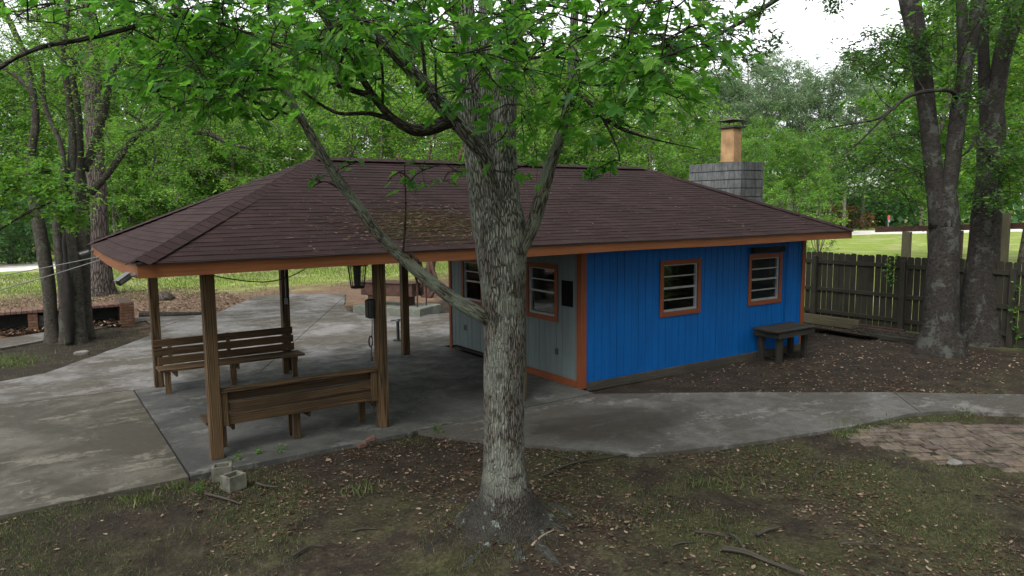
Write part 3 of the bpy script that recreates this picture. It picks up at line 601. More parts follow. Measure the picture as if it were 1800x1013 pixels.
mb = MB(); mb.tube([(11.1, -0.035, 0.62), (11.1, -0.035, 2.1), (11.1, -0.035, 2.29)], 0.014, 8); mb.tube(spline([(11.02, -0.06, 2.2), (11.06, -0.10, 2.26), (11.1, -0.06, 2.29)], 8), 0.02, 6); mb.build('conduit', 'blue', bld)
# posts
for (x, y) in ((0.02, 0.0), (2.20, 0.0), (4.515, 0.0), (0.02, D), (2.22, D), (4.66, D)):
    mb = MB(); mb.box(x-0.07, x+0.07, y-0.07, y+0.07, 0.0, 2.31); mb.build('post', 'post', bld, bevel=0.006)
# roof: shingle courses laid one over the other
def sag(x, y):     # the left eave dips in its middle
    v = np.clip((y-Y0)/(Y1-Y0), 0, 1); k = np.clip(1-(x-X0)/1.6, 0, 1); return -0.055*np.sin(np.pi*v)*k
planes = [((X0, Y0), (X1, Y0), (RX1, YM), (RX0, YM)), ((X1, Y0), (X1, Y1), (RX1, YM), (RX1, YM)), ((X1, Y1), (X0, Y1), (RX0, YM), (RX1, YM)), ((X0, Y1), (X0, Y0), (RX0, YM), (RX0, YM))]
roof = None; mb = MB(); OV = 0.035
for pi_, (a, b, c, d_) in enumerate(planes):
    a, b, c, d_ = [np.array(p, float) for p in (a, b, c, d_)]
    du = (b-a)/np.linalg.norm(b-a); dv = np.array([-du[1], du[0]]); run = (d_-a)@dv; rise = ZR-ZE; slope = math.hypot(run, rise)
    nc = 30; LN = np.linalg.norm(b-a)
    for k in range(nc):
        t0, t1 = k/nc-(OV/slope if k == 0 else 0), min(1.0, (k+1.18)/nc)
        nseg = max(1, int(LN*(1-t0)/0.305))
        for j in range(nseg):
            row = []
            for t, lift in ((t0, 0.014), (t1, 0.005)):
                L_ = a+(d_-a)*max(t, 0)+dv*min(t, 0)*run; R_ = b+(c-b)*max(t, 0)+dv*min(t, 0)*run
                for f in (j/nseg, (j+1)/nseg):
                    p = L_+(R_-L_)*f; z = ZE+rise*t+lift+float(sag(p[0], p[1]))+0.004*math.sin(p[0]*5.1+k*2.3)*(lift > 0.01)+0.012*math.sin(p[0]*0.9+1)*math.sin(p[1]*1.1)
                    row.append(((*p, z), (p@du, (p-a)@dv/run*slope, pi_*13.7)))
            (p0, p1, p2, p3) = row
            lo = [np.array(p0[0])-(0, 0, 0.009), np.array(p1[0])-(0, 0, 0.009)]
            l2 = lambda q_: (q_[1][0], k*0.105+0.05+(0.025 if q_ in (p2, p3) else -0.025), q_[1][2])
            mb.add([p0[0], p1[0], p3[0], p2[0], lo[0], lo[1]], [(0, 1, 2, 3), (4, 5, 1, 0)], [l2(p0), l2(p1), l2(p3), l2(p2), l2(p0), l2(p1)])
roof = mb.build('roof', 'shingle', bld)
# underlay board closes the roof from below
mb = MB()
for (a, b, c, d_) in planes:
    V = [(*a, ZE-0.035), (*b, ZE-0.035), (*c, ZR-0.09), (*d_, ZR-0.09)]
    V = [(p[0], p[1], p[2]+(0.004 if p[2] > 3 else -0.045)) for p in V]
    mb.add(V, [(0, 1, 2, 3)] if not np.allclose(c, d_) else [(0, 1, 2)])
mb.build('roof_deck', 'grey_wood', bld)
mb = MB(); mb.box(X0+0.03, XW-0.03, Y0+0.03, Y1-0.03, 2.315, 2.335); mb.box(XW-0.03, X1-0.03, Y0+0.03, Y1-0.03, 2.305, 2.325); mb.build('ceiling', 'grey_wood', bld)
# hip and ridge caps
def caps(a, b, w_=0.15, step=0.14):
    a = np.array(a, float); b = np.array(b, float); L = np.linalg.norm(b-a); d = (b-a)/L; sd = np.cross(d, (0, 0, 1)); sd /= np.linalg.norm(sd); u = np.cross(sd, d)
    mb = MB(); n = int(L/step)
    for k in range(n):
        p = a+d*k*step; q_ = a+d*(k+1.25)*step; pj = rng.normal(0, 0.004); dr = 0.055
        V = [p-sd*w_-u*(dr-0.020), p+u*0.022, p+sd*w_-u*(dr-0.020), q_-sd*w_-u*(dr-0.013), q_+u*0.014, q_+sd*w_-u*(dr-0.013)]
        V += [V[0]-u*0.008, V[1]-u*0.008, V[2]-u*0.008]
        V = [v+np.array([0, 0, 0.0]) for v in V]
        s0 = k*0.37+pj; LC = [(s0, 0.05+0.0*i, k*3.1) for i in range(9)]
        LC = [(v@d*0.3+k*0.305, 0.06+0.02*(i % 3), k*5.0) for i, v in enumerate(V)]
        mb.add(V, [(0, 1, 4, 3), (1, 2, 5, 4), (6, 7, 1, 0), (7, 8, 2, 1)], LC)
    return mb
for a, b in (((X0, Y0, ZE+0.02), (RX0, YM, ZR)), ((X1, Y0, ZE+0.02), (RX1, YM, ZR)), ((X0, Y1, ZE+0.02), (RX0, YM, ZR)), ((X1, Y1, ZE+0.02), (RX1, YM, ZR))):
    caps(a, b).build('hip_cap', 'shingle', roof)
caps((RX0, YM, ZR+0.015), (RX1, YM, ZR+0.015)).build('ridge_cap', 'shingle', roof)
# fascia boards
def fascia(p, q_, n, m='fascia'):
    p = np.array(p, float); q_ = np.array(q_, float); d = (q_-p)/np.linalg.norm(q_-p); nr = np.array([d[1], -d[0]]); mb = MB(); L = np.linalg.norm(q_-p)
    for k in range(n):
        P = []; LC = []
        for zz in (ZF, ZE+0.004):
            for s_, o in ((k, 0), (k+1, 0), (k+1, -0.035), (k, -0.035)):
                c = p+d*L*s_/n+nr*o; dz = float(sag(c[0], c[1])); P.append((c[0], c[1], zz+dz+0.006*math.sin(c[0]*1.3+c[1]))); LC.append((L*s_/n, zz, o))
        mb.hexa(P, LC)
    return mb.build('fascia', m, bld)
fascia((X0, Y0), (X1, Y0), 24); fascia((X1, Y0+0.036), (X1, Y1-0.036), 8); fascia((X1, Y1), (X0, Y1), 24); fascia((X0, Y1-0.036), (X0, Y0+0.036), 12)
mb = MB(); mb.box(X0-0.012, X1+0.012, Y0-0.014, Y0+0.02, ZE-0.022, ZE+0.007); mb.build('drip_edge', 'black', bld)
# chimney
cx0, cx1, cy0, cy1, cz = 11.79, 12.58, 1.71, 3.26, 3.97
mb = MB(); jt = MB(); row = 0; z = cz
jt.box(cx0+0.008, cx1-0.008, cy0+0.008, cy1-0.008, 0.0, cz-0.003)
while z > 0.1:
    z0 = z-0.19
    def course(fixed, lo, hi, ax, side):
        u = lo; first = True
        while u < hi-0.01:
            wd = 0.388 if not (first and row % 2) else 0.19; first = False; b = min(hi, u+wd)
            t = 0.10+rng.uniform(-0.002, 0.002); e = 0.007
            if ax == 'y': mb.box(*( (fixed, fixed+t) if side > 0 else (fixed-t, fixed)), u+e, b-e, z0+e, z-e if z < cz else z)
            else: mb.box(u+e, b-e, *((fixed, fixed+t) if side > 0 else (fixed-t, fixed)), z0+e, z-e if z < cz else z)
            u = b
    course(cx0, cy0, cy1, 'y', 1); course(cx1, cy0, cy1, 'y', -1); course(cy0, cx0+0.1, cx1-0.1, 'x', 1); course(cy1, cx0+0.1, cx1-0.1, 'x', -1)
    z -= 0.198; row += 1
chim = mb.build('chimney', 'chimney_block', bld, bevel=0.004)
jt.build('mortar', 'blockdark', chim)
fc = np.array([(cx0+cx1)/2-0.05, 2.30]); fx, fy = 0.165, 0.19; fz = cz+0.80
mb = MB(); mb.box(fc[0]-fx, fc[0]+fx, fc[1]-fy, fc[1]+fy, cz-0.01, fz); mb.build('flue', 'clay', chim, bevel=0.035)
mb = MB(); mb.box(fc[0]-fx-0.05, fc[0]+fx+0.05, fc[1]-fy-0.05, fc[1]+fy+0.05, fz+0.002, fz+0.045)
for a in (-1, 1):
    for b in (-1, 1): mb.tube([(fc[0]+a*fx, fc[1]+b*fy, fz+0.04), (fc[0]+a*fx, fc[1]+b*fy, fz+0.165)], 0.007, 6)
e = 0.29; f2 = 0.27
mb.add([(fc[0]-f2, fc[1]-e, fz+0.165), (fc[0]+f2, fc[1]-e, fz+0.165), (fc[0]+f2, fc[1]+e, fz+0.165), (fc[0]-f2, fc[1]+e, fz+0.165), (fc[0], fc[1], fz+0.245)], [(0, 1, 4), (1, 2, 4), (2, 3, 4), (3, 0, 4), (3, 2, 1, 0)])
mb.build('cap', 'soot', chim)

# debris on the roof
P = []; DR = []
def roofz(x, y): return min(ZE+(ZR-ZE)*min((y-Y0)/(YM-Y0), (Y1-y)/(Y1-YM)), ZE+(ZR-ZE)*(x-X0)/(RX0-X0), ZE+(ZR-ZE)*(X1-x)/(X1-RX1))
for i in range(2600):
    k = rng.uniform()
    if k < 0.28: x, y = rng.uniform(-0.3, 12), rng.uniform(Y0, YM)
    else: x, y = 3.0+rng.normal(0, 0.85), 0.05+rng.normal(0, 0.33)
    if y > Y0 and y < YM and x > X0+0.4 and x < X1-0.4 and (y-Y0)/2.8 < (x-X0)/2.9 and (y-Y0)/2.8 < (X1-x)/3.2: P.append((x, y, roofz(x, y)+0.035))
me = leaf_mesh('roof_debris', P, 0.10, (np.array([(0, 0, 0), (0.05, 0.5, 0.04), (0, 1, 0.02), (-0.05, 0.5, 0.04)]), [(0, 1, 2, 3)]), up=0.88)
tag(link('roof_debris', me, 'straw'), 'dry twigs and needles lying on the shingles', 'debris', None, 'stuff')

# ================================================================== FURNITURE AND SMALL THINGS
# bench along the front edge, back towards us
t = empty('bench', (1.1, 0.25, 0), 'brown timber bench nearest the lawn, its slatted back turned to the viewer', 'bench', 'benches between the pavilion posts')
mb = MB()
mb.box(0.10, 2.12, -0.004, 0.031, 0.555, 0.665); mb.box(0.10, 2.12, 0.00, 0.035, 0.385, 0.515); mb.box(0.10, 2.12, 0.040, 0.072, 0.672, 0.795); mb.build('backrest', 'bench', t, bevel=0.004)
mb = MB(); mb.box(0.095, 2.125, -0.055, 0.075, 0.80, 0.838); mb.build('top_rail', 'post', t, bevel=0.004)
mb = MB()
for j in range(3): mb.box(-0.07, 2.25, 0.06+j*0.145, 0.06+j*0.145+0.137, 0.402, 0.438)
mb.build('seat', 'bench', t, bevel=0.004)
for x in (0.13, 2.08):
    mb = MB(); mb.box(x-0.045, x+0.045, -0.001-0.034, -0.001, 0.385, 0.799); mb.build('upright', 'post', t, bevel=0.004)
for x in (0.18, 1.06, 2.05):
    mb = MB(); mb.box(x-0.045, x+0.045, 0.36, 0.40, 0.0, 0.40); mb.build('leg', 'bench', t, bevel=0.003)
mb = MB(); mb.box(1.015, 1.105, 0.15, 0.24, 0.0, 0.40); mb.build('leg', 'bench', t, bevel=0.003)
for x in (0.18, 1.135, 2.05):
    mb = MB(); mb.box(x+0.046, x+0.082, 0.06, 0.42, 0.30, 0.40); mb.build('cross_piece', 'bench', t, bevel=0.003)
mb = MB(); mb.beam((2.16, 0.36, 0.36), (2.16, 0.06, 0.20), 0.035, 0.085); mb.build('brace', 'bench', t)
# bench along the back edge, facing us
yb = D-0.12
t = empty('bench', (1.1, yb-0.25, 0), 'brown timber bench at the rear of the pavilion facing the viewer with three back slats', 'bench', 'benches between the pavilion posts')
mb = MB()
for j in range(3): mb.box(-0.06 if j < 2 else 0.0, 2.30, yb-0.01-j*0.035, yb+0.025-j*0.035, 0.70-j*0.148, 0.70-j*0.148+0.128)
mb.build('backrest', 'post', t, bevel=0.004)
for x in (0.20, 1.15, 2.22):
    mb = MB(); mb.beam((x, yb+0.035, 0.83), (x, yb-0.07, 0.40), 0.04, 0.06, (1, 0, 0)); mb.build('upright', 'post', t)
mb = MB()
for j in range(3): mb.box(-0.05, 2.34, yb-0.565+j*0.145, yb-0.565+j*0.145+0.137, 0.37, 0.405)
mb.build('seat', 'post', t, bevel=0.004)
for x in (0.07, 1.10, 2.16):
    mb = MB(); mb.box(x-0.045, x+0.045, yb-0.53, yb-0.49, 0.0, 0.37); mb.build('leg', 'post', t, bevel=0.003)
for x in (1.18, 2.10):
    mb = MB(); mb.box(x-0.045, x+0.045, yb-0.20, yb-0.11, 0.0, 0.37); mb.build('leg', 'post', t, bevel=0.003)
for x in (0.14, 1.12, 2.13):
    mb = MB(); mb.box(x+0.046, x+0.082, yb-0.55, yb-0.05, 0.275, 0.368); mb.build('cross_piece', 'post', t, bevel=0.003)

# rough table against the blue wall
t = empty('work_table', (10.55, -0.42, -0.06), 'rough dark weathered plank table against the blue wall', 'table')
mb = MB(); zt = 0.60
for j in range(4): mb.box(10.0+rng.uniform(-.05, .05), 11.20+rng.uniform(-.06, .04), -0.68+j*0.157, -0.68+j*0.157+0.140, zt-0.035+rng.uniform(-.008, .008), zt+rng.uniform(-.004, .006))
mb.build('tabletop', 'grey_wood', t, bevel=0.005)
mb = MB(); mb.box(10.04, 11.17, -0.66, -0.62, zt-0.15, zt-0.047); mb.box(10.04, 11.17, -0.12, -0.08, zt-0.15, zt-0.047); mb.box(10.04, 10.08, -0.615, -0.125, zt-0.145, zt-0.049); mb.box(11.13, 11.17, -0.615, -0.125, zt-0.145, zt-0.049); mb.build('apron', 'grey_wood', t, bevel=0.004)
for x, y in ((10.18, -0.57), (11.07, -0.50), (10.14, -0.19), (11.07, -0.19)):
    mb = MB(); mb.box(x-0.05, x+0.05, y-0.045, y+0.045, -0.08, zt-0.05); mb.build('leg', 'grey_wood', t, bevel=0.004)
for k, (x, a) in enumerate(((10.12, 0.4), (10.7, 0.3))):
    mb = MB(); mb.tube(spline([(x, -0.2, 0.42), (x+0.03, -0.22, 0.2), (x+0.10+a*0.1, -0.28, 0.02), (x+a, -0.34, -0.045)], 12), 0.010, 6)
    tag(mb.build('hose', 'black', None, (x, -0.2, 0)), ['black hose drooping to the soil from the left end of the plank table', 'black hose under the right half of the plank table'][k], 'hose')

# bug zapper under the eave
p = A(628, 485, 9.6); zx, zy = p[0], p[1]; zz = p[2]
t = empty('bug_zapper', (zx, zy, zz-0.16), 'black lantern shaped bug zapper hanging under the eave', 'lantern')
mb = MB(); mb.tube([(zx, zy, zz+0.135), (zx, zy, zz+0.155), (zx, zy, zz+0.175)], [0.155, 0.14, 0.05], 14); mb.tube([(zx, zy, zz+0.17), (zx, zy, 2.312)], 0.006, 6); mb.build('hood', 'black', t)
mb = MB(); mb.tube([(zx, zy, zz-0.165), (zx, zy, zz-0.14)], [0.085, 0.095], 14); mb.build('tray', 'black', t)
mb = MB()
for k in range(16):
    a = k*math.pi/8; mb.tube([(zx+0.088*math.cos(a), zy+0.088*math.sin(a), zz-0.145), (zx+0.122*math.cos(a), zy+0.122*math.sin(a), zz+0.137)], 0.0032 if k % 2 else 0.0055, 5)
for q_ in range(9):
    rr = 0.090+0.0036*q_; th = np.linspace(0, 2*np.pi, 17); mb.tube(np.stack([zx+rr*np.cos(th), zy+rr*np.sin(th), np.full(17, zz-0.12+q_*0.029)], -1), 0.0016, 4)
mb.build('cage', 'black', t)
mb = MB(); mb.tube([(zx, zy, zz-0.14), (zx, zy, zz+0.135)], 0.042, 12); mb.tube([(zx-0.02, zy-0.05, zz-0.13), (zx-0.02, zy-0.05, zz-0.06)], 0.014, 8); mb.build('grid', 'black', t)

# box and cord on the front right post
px_, py_ = 2.20, 0.0
t = empty('junction_box', (px_-0.09, 0.02, 1.5), 'dark weatherproof box on the left face of the front right post', 'box')
mb = MB(); mb.box(px_-0.155, px_-0.072, -0.01, 0.10, 1.52, 1.78); mb.build('body', 'black', t, bevel=0.01)
mb = MB(); mb.box(px_-0.175, px_-0.157, 0.0, 0.09, 1.53, 1.77); mb.build('lid', 'black', t, bevel=0.006)
c = np.array([px_-0.10, 0.03]); P = [(c[0], c[1], 1.53), (c[0]-0.005, c[1], 1.35), (c[0]-0.01, c[1], 1.28)]
th = np.linspace(0, 4*np.pi, 22); P += [(c[0]-0.03+0.025*math.cos(a), c[1]+0.012*math.sin(a*0.5), 1.20+0.075*math.sin(a)+0.0*a) for a in th]; P += [(c[0]-0.03, c[1], 1.05), (c[0]-0.02, c[1], 0.98)]
mb = MB(); mb.tube(spline(P, 70), 0.007, 6); mb.tube([(c[0]-0.02, c[1], 0.98), (c[0]-0.018, c[1], 0.93)], 0.014, 8); tag(mb.build('power_cord', 'black', None, (c[0], c[1], 1.0)), 'looped black cord hanging from the box on the front right post', 'cord')
mb = MB(); P = [(2.10, 0.06, 0.30)]+[(2.10+0.02*math.sin(a), 0.05+0.03*math.cos(a), 0.26+0.06*math.cos(a)) for a in np.linspace(0, 6.3, 14)]+[(2.12, 0.02, 0.10), (2.125, 0.0, 0.0)]
mb.tube(spline(P, 40), 0.006, 6); tag(mb.build('cable', 'black', None, (2.1, 0.05, 0)), 'short black cable looped at the foot of the front right post', 'cable')
# sagging wire across the front bay
mb = MB(); mb.tube(spline([(0.05, 0.09, 2.24), (0.3, 0.2, 2.16), (0.8, 0.5, 2.06), (1.3, 1.0, 2.06), (1.75, 1.5, 2.16), (2.0, 1.8, 2.31)], 24), 0.007, 6)
tag(mb.build('wire', 'black', None, (1, 0.9, 2.1)), 'black wire sagging under the roof from the front left post', 'wire')
# light switch box on the middle rear post
mb = MB(); mb.box(2.19, 2.25, D-0.095, D-0.072, 1.25, 1.36); mb.tube([(2.22, D-0.08, 1.36), (2.22, D-0.08, 2.30)], 0.008, 6); tag(mb.build('switch_box', 'galv', None, (2.22, D-0.08, 1.2)), 'small grey switch box with conduit on the middle rear post', 'switch')

# two cctv cameras on the left fascia corners
def cctv(mount, aim, lab):
    mount = np.array(mount, float); aim = np.array(aim, float); aim /= np.linalg.norm(aim)
    t = empty('security_camera', mount, lab, 'camera', 'security cameras on the fascia corners')
    hd = mount+np.array([-0.10, 0.0, -0.03])
    mb = MB(); mb.tube([mount, mount+(hd-mount)*0.15], 0.035, 12); mb.tube([mount, hd], 0.013, 8); mb.build('bracket', 'camgrey', t)
    mb = MB(); mb.tube([hd-aim*0.05, hd-aim*0.045, hd+aim*0.10], [0.025, 0.038, 0.038], 14); mb.build('body', 'camgrey', t)
    mb = MB(); mb.obox(hd+aim*0.045+np.array([0, 0, 0.041]), [aim, np.cross((0, 0, 1), aim)/np.linalg.norm(np.cross((0, 0, 1), aim)), np.cross(aim, np.cross((0, 0, 1), aim))/np.linalg.norm(np.cross((0, 0, 1), aim))], (0.18, 0.075, 0.006)); mb.build('sunshade', 'camgrey', t)
    mb = MB(); mb.tube([hd+aim*0.101, hd+aim*0.104], 0.030, 12); mb.build('lens', 'black', t)
cctv((X0-0.002, Y0+0.10, 2.32), (-0.75, -0.5, -0.45), 'grey bullet security camera on the near left corner of the fascia')
cctv((X0-0.002, Y1-0.14, 2.35), (-0.9, 0.2, -0.3), 'grey bullet security camera on the far left corner of the fascia')

# overhead cables coming in from the left
for k, (a, b, lab) in enumerate(((A(-260, 520, 13.2), (X0-0.005, 3.7, 2.30), 'upper grey service cable running in from the left to the fascia'), (A(-260, 573, 13.0), (X0-0.005, 3.55, 2.26), 'lower grey service cable running in from the left to the fascia'))):
    a = np.array(a); b = np.array(b); mb = MB(); s_ = np.linspace(0, 1, 20)[:, None]
    mb.tube(a+(b-a)*s_-np.array([0, 0, 1])*(0.06*4*s_*(1-s_)), 0.008, 6); tag(mb.build('service_cable', 'wire', None, b), lab, 'cable', 'service cables at the left eave')

# cinder blocks and bricks by the patio edge
def cinder(p, rz, lab):
    L, Wd, Hh = 0.215, 0.18, 0.17; c_, s_ = math.cos(rz), math.sin(rz); ax = [np.array([c_, s_, 0]), np.array([-s_, c_, 0]), np.array([0, 0, 1.0])]
    mb = MB(); p = np.array(p, float)
    def o(u, v, du, dv, z0=0, z1=Hh): mb.obox(p+ax[0]*u+ax[1]*v+np.array([0, 0, (z0+z1)/2]), ax, (du, dv, z1-z0))
    t_ = 0.032
    o(0, Wd/2-t_/2, L, t_); o(0, -Wd/2+t_/2, L, t_); o(L/2-t_/2, 0, t_, Wd-2*t_-0.001); o(-L/2+t_/2, 0, t_, Wd-2*t_-0.001); o(0, 0, L-2*t_-0.002, Wd-2*t_-0.002, 0, 0.03)
    tag(mb.build('cinder_block', 'oldblock', None, p, bevel=0.005), lab, 'block', 'hollow blocks beside the patio edge')
q_ = G(411, 858, -0.05); cinder((q_[0], q_[1], -0.06), R(20), 'hollow pale concrete block nearer the viewer beside the front left post')
q_ = G(399, 846, -0.05); cinder((q_[0]-0.02, q_[1]+0.12, -0.06), R(-15), 'hollow concrete block behind its twin, against the patio edge')
for (u, v, rz, tl, lab) in ((636, 787, 0.3, 0.0, 'broken reddish brick lying flat by the patio edge'), (651, 780, -0.4, 0.25, 'reddish brick leaning on another brick by the patio edge')):
    q_ = G(u, v, -0.05); mb = MB(); c_, s_ = math.cos(rz), math.sin(rz); e = np.array([c_*math.cos(tl), s_*math.cos(tl), math.sin(tl)]); f_ = np.array([-s_, c_, 0]); mb.obox((q_[0], q_[1], -0.02+0.06*tl*2), [e, f_, np.cross(e, f_)], (0.13, 0.07, 0.05)); tag(mb.build('brick', 'ledge', None, q_, bevel=0.006), lab, 'brick', 'loose bricks by the patio edge')

# water pipe stand on the drive
q_ = G(700, 598); t = empty('standpipe', q_, 'dark standpipe with a round valve on the drive', 'pipe'); hgt = 0.47
mb = MB(); mb.tube([(q_[0], q_[1], -0.03), (q_[0], q_[1], hgt-0.05)], 0.035, 12); mb.tube([(q_[0], q_[1], -0.01), (q_[0], q_[1], 0.012)], 0.12, 16); mb.build('pipe', 'black', t)
mb = MB(); mb.tube([(q_[0], q_[1], hgt-0.05), (q_[0], q_[1], hgt-0.03), (q_[0], q_[1], hgt+0.02), (q_[0], q_[1], hgt+0.035)], [0.04, 0.06, 0.06, 0.03], 14); mb.tube([(q_[0], q_[1], hgt), (q_[0]-0.13, q_[1]+0.09, hgt-0.01)], 0.028, 10); mb.build('valve', 'galv', t)

# grill on its concrete base
ga, gb = G(622, 549), G(740, 556); gd = (gb-ga); gl = np.linalg.norm(gd); gd /= gl; gn = np.array([-gd[1], gd[0], 0]); up = np.array([0, 0, 1.0])
mb = MB(); cc = (ga+gb)/2+gn*0.55; mb.obox((cc[0], cc[1], 0.07), [gd, gn, up], (gl, 1.2, 0.26)); tag(mb.build('concrete_plinth', 'base_conc', None, cc, bevel=0.01), 'low concrete plinth under the brown steel grill', 'plinth')
g0 = ga+gd*0.1+gn*0.55; L = 1.75
t = empty('grill', (g0[0]+gd[0]*L/2, g0[1]+gd[1]*L/2, 0.2), 'long rusty brown steel grill standing on a concrete plinth', 'grill')
mb = MB(); c = g0+gd*L/2; mb.obox((c[0], c[1], 0.67), [gd, gn, up], (L, 0.65, 0.36)); mb.build('firebox', 'rust', t, bevel=0.012)
mb = MB(); mb.obox((c[0], c[1], 0.863), [gd, gn, up], (L+0.08, 0.72, 0.022)); mb.build('lid', 'rust', t)
for s_ in (0.16, 0.80):
    mb = MB(); c2 = g0+gd*L*s_; mb.obox((c2[0], c2[1], 0.345), [gd, gn, up], (0.20, 0.45, 0.287)); mb.build('pier', 'brick' if s_ < 0.5 else 'rust', t)
c2 = g0+gd*(L+0.12); mb = MB()
for a in (-0.25, 0.25): mb.tube([c2+gn*a+up*0.2, c2+gn*a+up*1.25], 0.022, 8)
mb.tube([c2-gn*0.25+up*1.25, c2+gn*0.25+up*1.25], 0.022, 8); mb.tube([c2-gn*0.25+up*0.75, c2+gn*0.25+up*0.75], 0.018, 8); mb.tube([c2+up*1.25, c2+up*0.75], 0.03, 8); mb.build('crank_stand', 'rust', t)

# brick seat wall on the left
zt = 0.56; fy_ = 12.42
t = empty('brick_bench', (-2.2, 12.9, 0), 'low brown brick seat with open bays along the left path', 'seat wall')
mb = MB()
for k in range(-66, 3):
    x = 0.26-0.112*(2-k); mb.box(x, x+0.102, fy_-0.02, fy_+0.62, zt-0.07+rng.uniform(-.004, .004), zt+rng.uniform(-.005, .005))
mb.build('ledge', 'ledge', t, bevel=0.006)
mb = MB(); mb.box(-7.4, 0.26, fy_+0.0, fy_+0.6, zt-0.085, zt-0.073); mb.build('ledge_bed', 'blockdark', t)
mb = MB(); mb.box(0.268, 0.60, fy_-0.06, fy_+1.25, -0.05, zt+0.03); mb.build('end_pier', 'brick', t, bevel=0.006)
for x in (-1.76, -3.9, -6.0):
    mb = MB(); mb.box(x, x+0.21, fy_, fy_+0.5, -0.05, zt-0.087); mb.build('pier', 'brick', t, bevel=0.005)
mb = MB(); mb.box(-7.4, 0.26, fy_+0.505, fy_+0.60, -0.06, zt-0.087); mb.build('back_wall', 'blockdark', t)
mb = MB(); mb.box(-1.54, -0.75, fy_+0.2, fy_+0.5, -0.06, 0.40); mb.build('infill', 'block', t, bevel=0.01)

# log, stump and stone behind the left bay
def lump(name, p, r, m, lab, cat, seed=0, group=None):
    g = np.random.default_rng(seed); V = []; n, k = 9, 14
    for i in range(n+1):
        for j in range(k):
            a, b = math.pi*i/n, 2*math.pi*j/k; d = np.array([math.sin(a)*math.cos(b), math.sin(a)*math.sin(b), math.cos(a)])
            s_ = 1+0.13*math.sin(3*d[0]+seed)+0.11*math.sin(4.3*d[1]+2*seed)+0.09*math.sin(5*d[2]+seed)+g.normal(0, 0.03)*(0 < i < n); V.append(np.array(p)+d*np.array(r)*s_)
    mb = MB(); mb.add(V, [(i*k+j, i*k+(j+1) % k, (i+1)*k+(j+1) % k, (i+1)*k+j) for i in range(n) for j in range(k)]); return tag(mb.build(name, m, None, p, smooth=True), lab, cat, group)
q_ = G(292, 524); lump('tree_stump', (q_[0], q_[1], 0.02), (0.30, 0.30, 0.16), 'bark_pine', 'low dark tree stump on the pine straw behind the front left post', 'stump', 3)
q_ = G(143, 619); lump('stone', (q_[0], q_[1], -0.02), (0.14, 0.09, 0.06), 'stone', 'small grey stone in the dirt below the forked trunks', 'stone', 5)
q_ = G(1677, 816, -0.05); lump('stone', (q_[0], q_[1], -0.04), (0.10, 0.07, 0.04), 'stone', 'pale flat stone lying off the edge of the flagstones', 'stone', 6)
q_ = G(1690, 604, -0.05); lump('stone', (q_[0]+0.2, q_[1]+0.1, 0.0), (0.22, 0.14, 0.12), 'stone', 'round grey stone between the two big right trunks', 'stone', 8)
mb = MB(); mb.tube(spline([G(247, 553, 0.03), G(290, 553, 0.03), G(330, 552, 0.03), G(372, 550, 0.02)], 16), np.linspace(0.10, 0.04, 16), 10); tag(mb.build('log', 'bark_dark', None, G(300, 553)), 'dark fallen log at the edge of the drive by the brick seat', 'log')
for k, (pp, r0, lab) in enumerate((([(1268, 966), (1310, 972), (1345, 985), (1375, 998), (1420, 1016)], 0.028, 'thick bare branch on the ground at the lower right'), ([(1220, 938), (1250, 940), (1285, 946)], 0.016, 'short grey stick above the thick bare branch'),
        ([(1330, 942), (1350, 932), (1370, 928)], 0.02, 'curved grey stick near the lower right branch'), ([(1505, 932), (1525, 942), (1546, 954)], 0.010, 'thin straight twig on the bare soil at right'), ([(1475, 956), (1510, 957), (1550, 961)], 0.011, 'thin pale twig lying level at lower right'),
        ([(360, 868), (400, 880), (425, 888)], 0.015, 'short stick in the grass beside the hollow blocks'), ([(955, 838), (1010, 815), (1060, 808), (1100, 801)], 0.018, 'long crooked stick pointing from the trunk to the path'), ([(1010, 815), (1000, 806), (965, 800)], 0.014, 'crooked stick crossing the long stick near the path'),
        ([(515, 977), (548, 960), (570, 962)], 0.014, 'bent grey stick in the grass at lower middle'), ([(450, 852), (470, 855), (490, 857)], 0.014, 'short grey stick on dark soil below the front bench'))):
    W = np.array([G(*q_, -0.03)+np.array([0, 0, rng.uniform(0, 0.02)]) for q_ in pp]); mb = MB(); mb.tube(spline(W, 14), r0*np.linspace(1, 0.5, 14), 7)
    if k in (0, 6): mb.tube(spline([W[1], W[1]+np.array([0.10, 0.16, 0.03]), W[1]+np.array([0.15, 0.3, 0.01])], 6), r0*0.4, 5)
    tag(mb.build('fallen_stick', 'stick', None, W[0], smooth=True), lab, 'stick', 'sticks on the ground')

for k, (u, v, a_, L, lab) in enumerate(((955, 962, 0.35, 0.36, 'pale straw coloured split stick at the foot of the maple'), (760, 870, 0.9, 0.30, 'grey root stub left of the maple trunk'), (1200, 955, -0.3, 0.22, 'small broken grey twig at lower middle right'), (1440, 830, 0.2, 0.34, 'thin grey twig below the path'), (1130, 885, 0.5, 0.2, 'tiny twig on the leaf litter right of the maple'), (640, 930, -0.5, 0.24, 'tiny twig on the leaf litter left of the maple'))):
    c = G(u, v, -0.03); d = np.array([math.cos(a_), math.sin(a_), 0.02]); z = float(ground_z(c[0], c[1]))+0.012; c[2] = z
    mb = MB(); mb.tube(spline([c-d*L/2, c+np.array([0, 0.02, 0.006]), c+d*L/2], 8), np.linspace(0.012, 0.006, 8), 6); tag(mb.build('fallen_stick', 'stick' if k else 'litter', None, c, smooth=True), lab, 'stick', 'sticks on the ground')

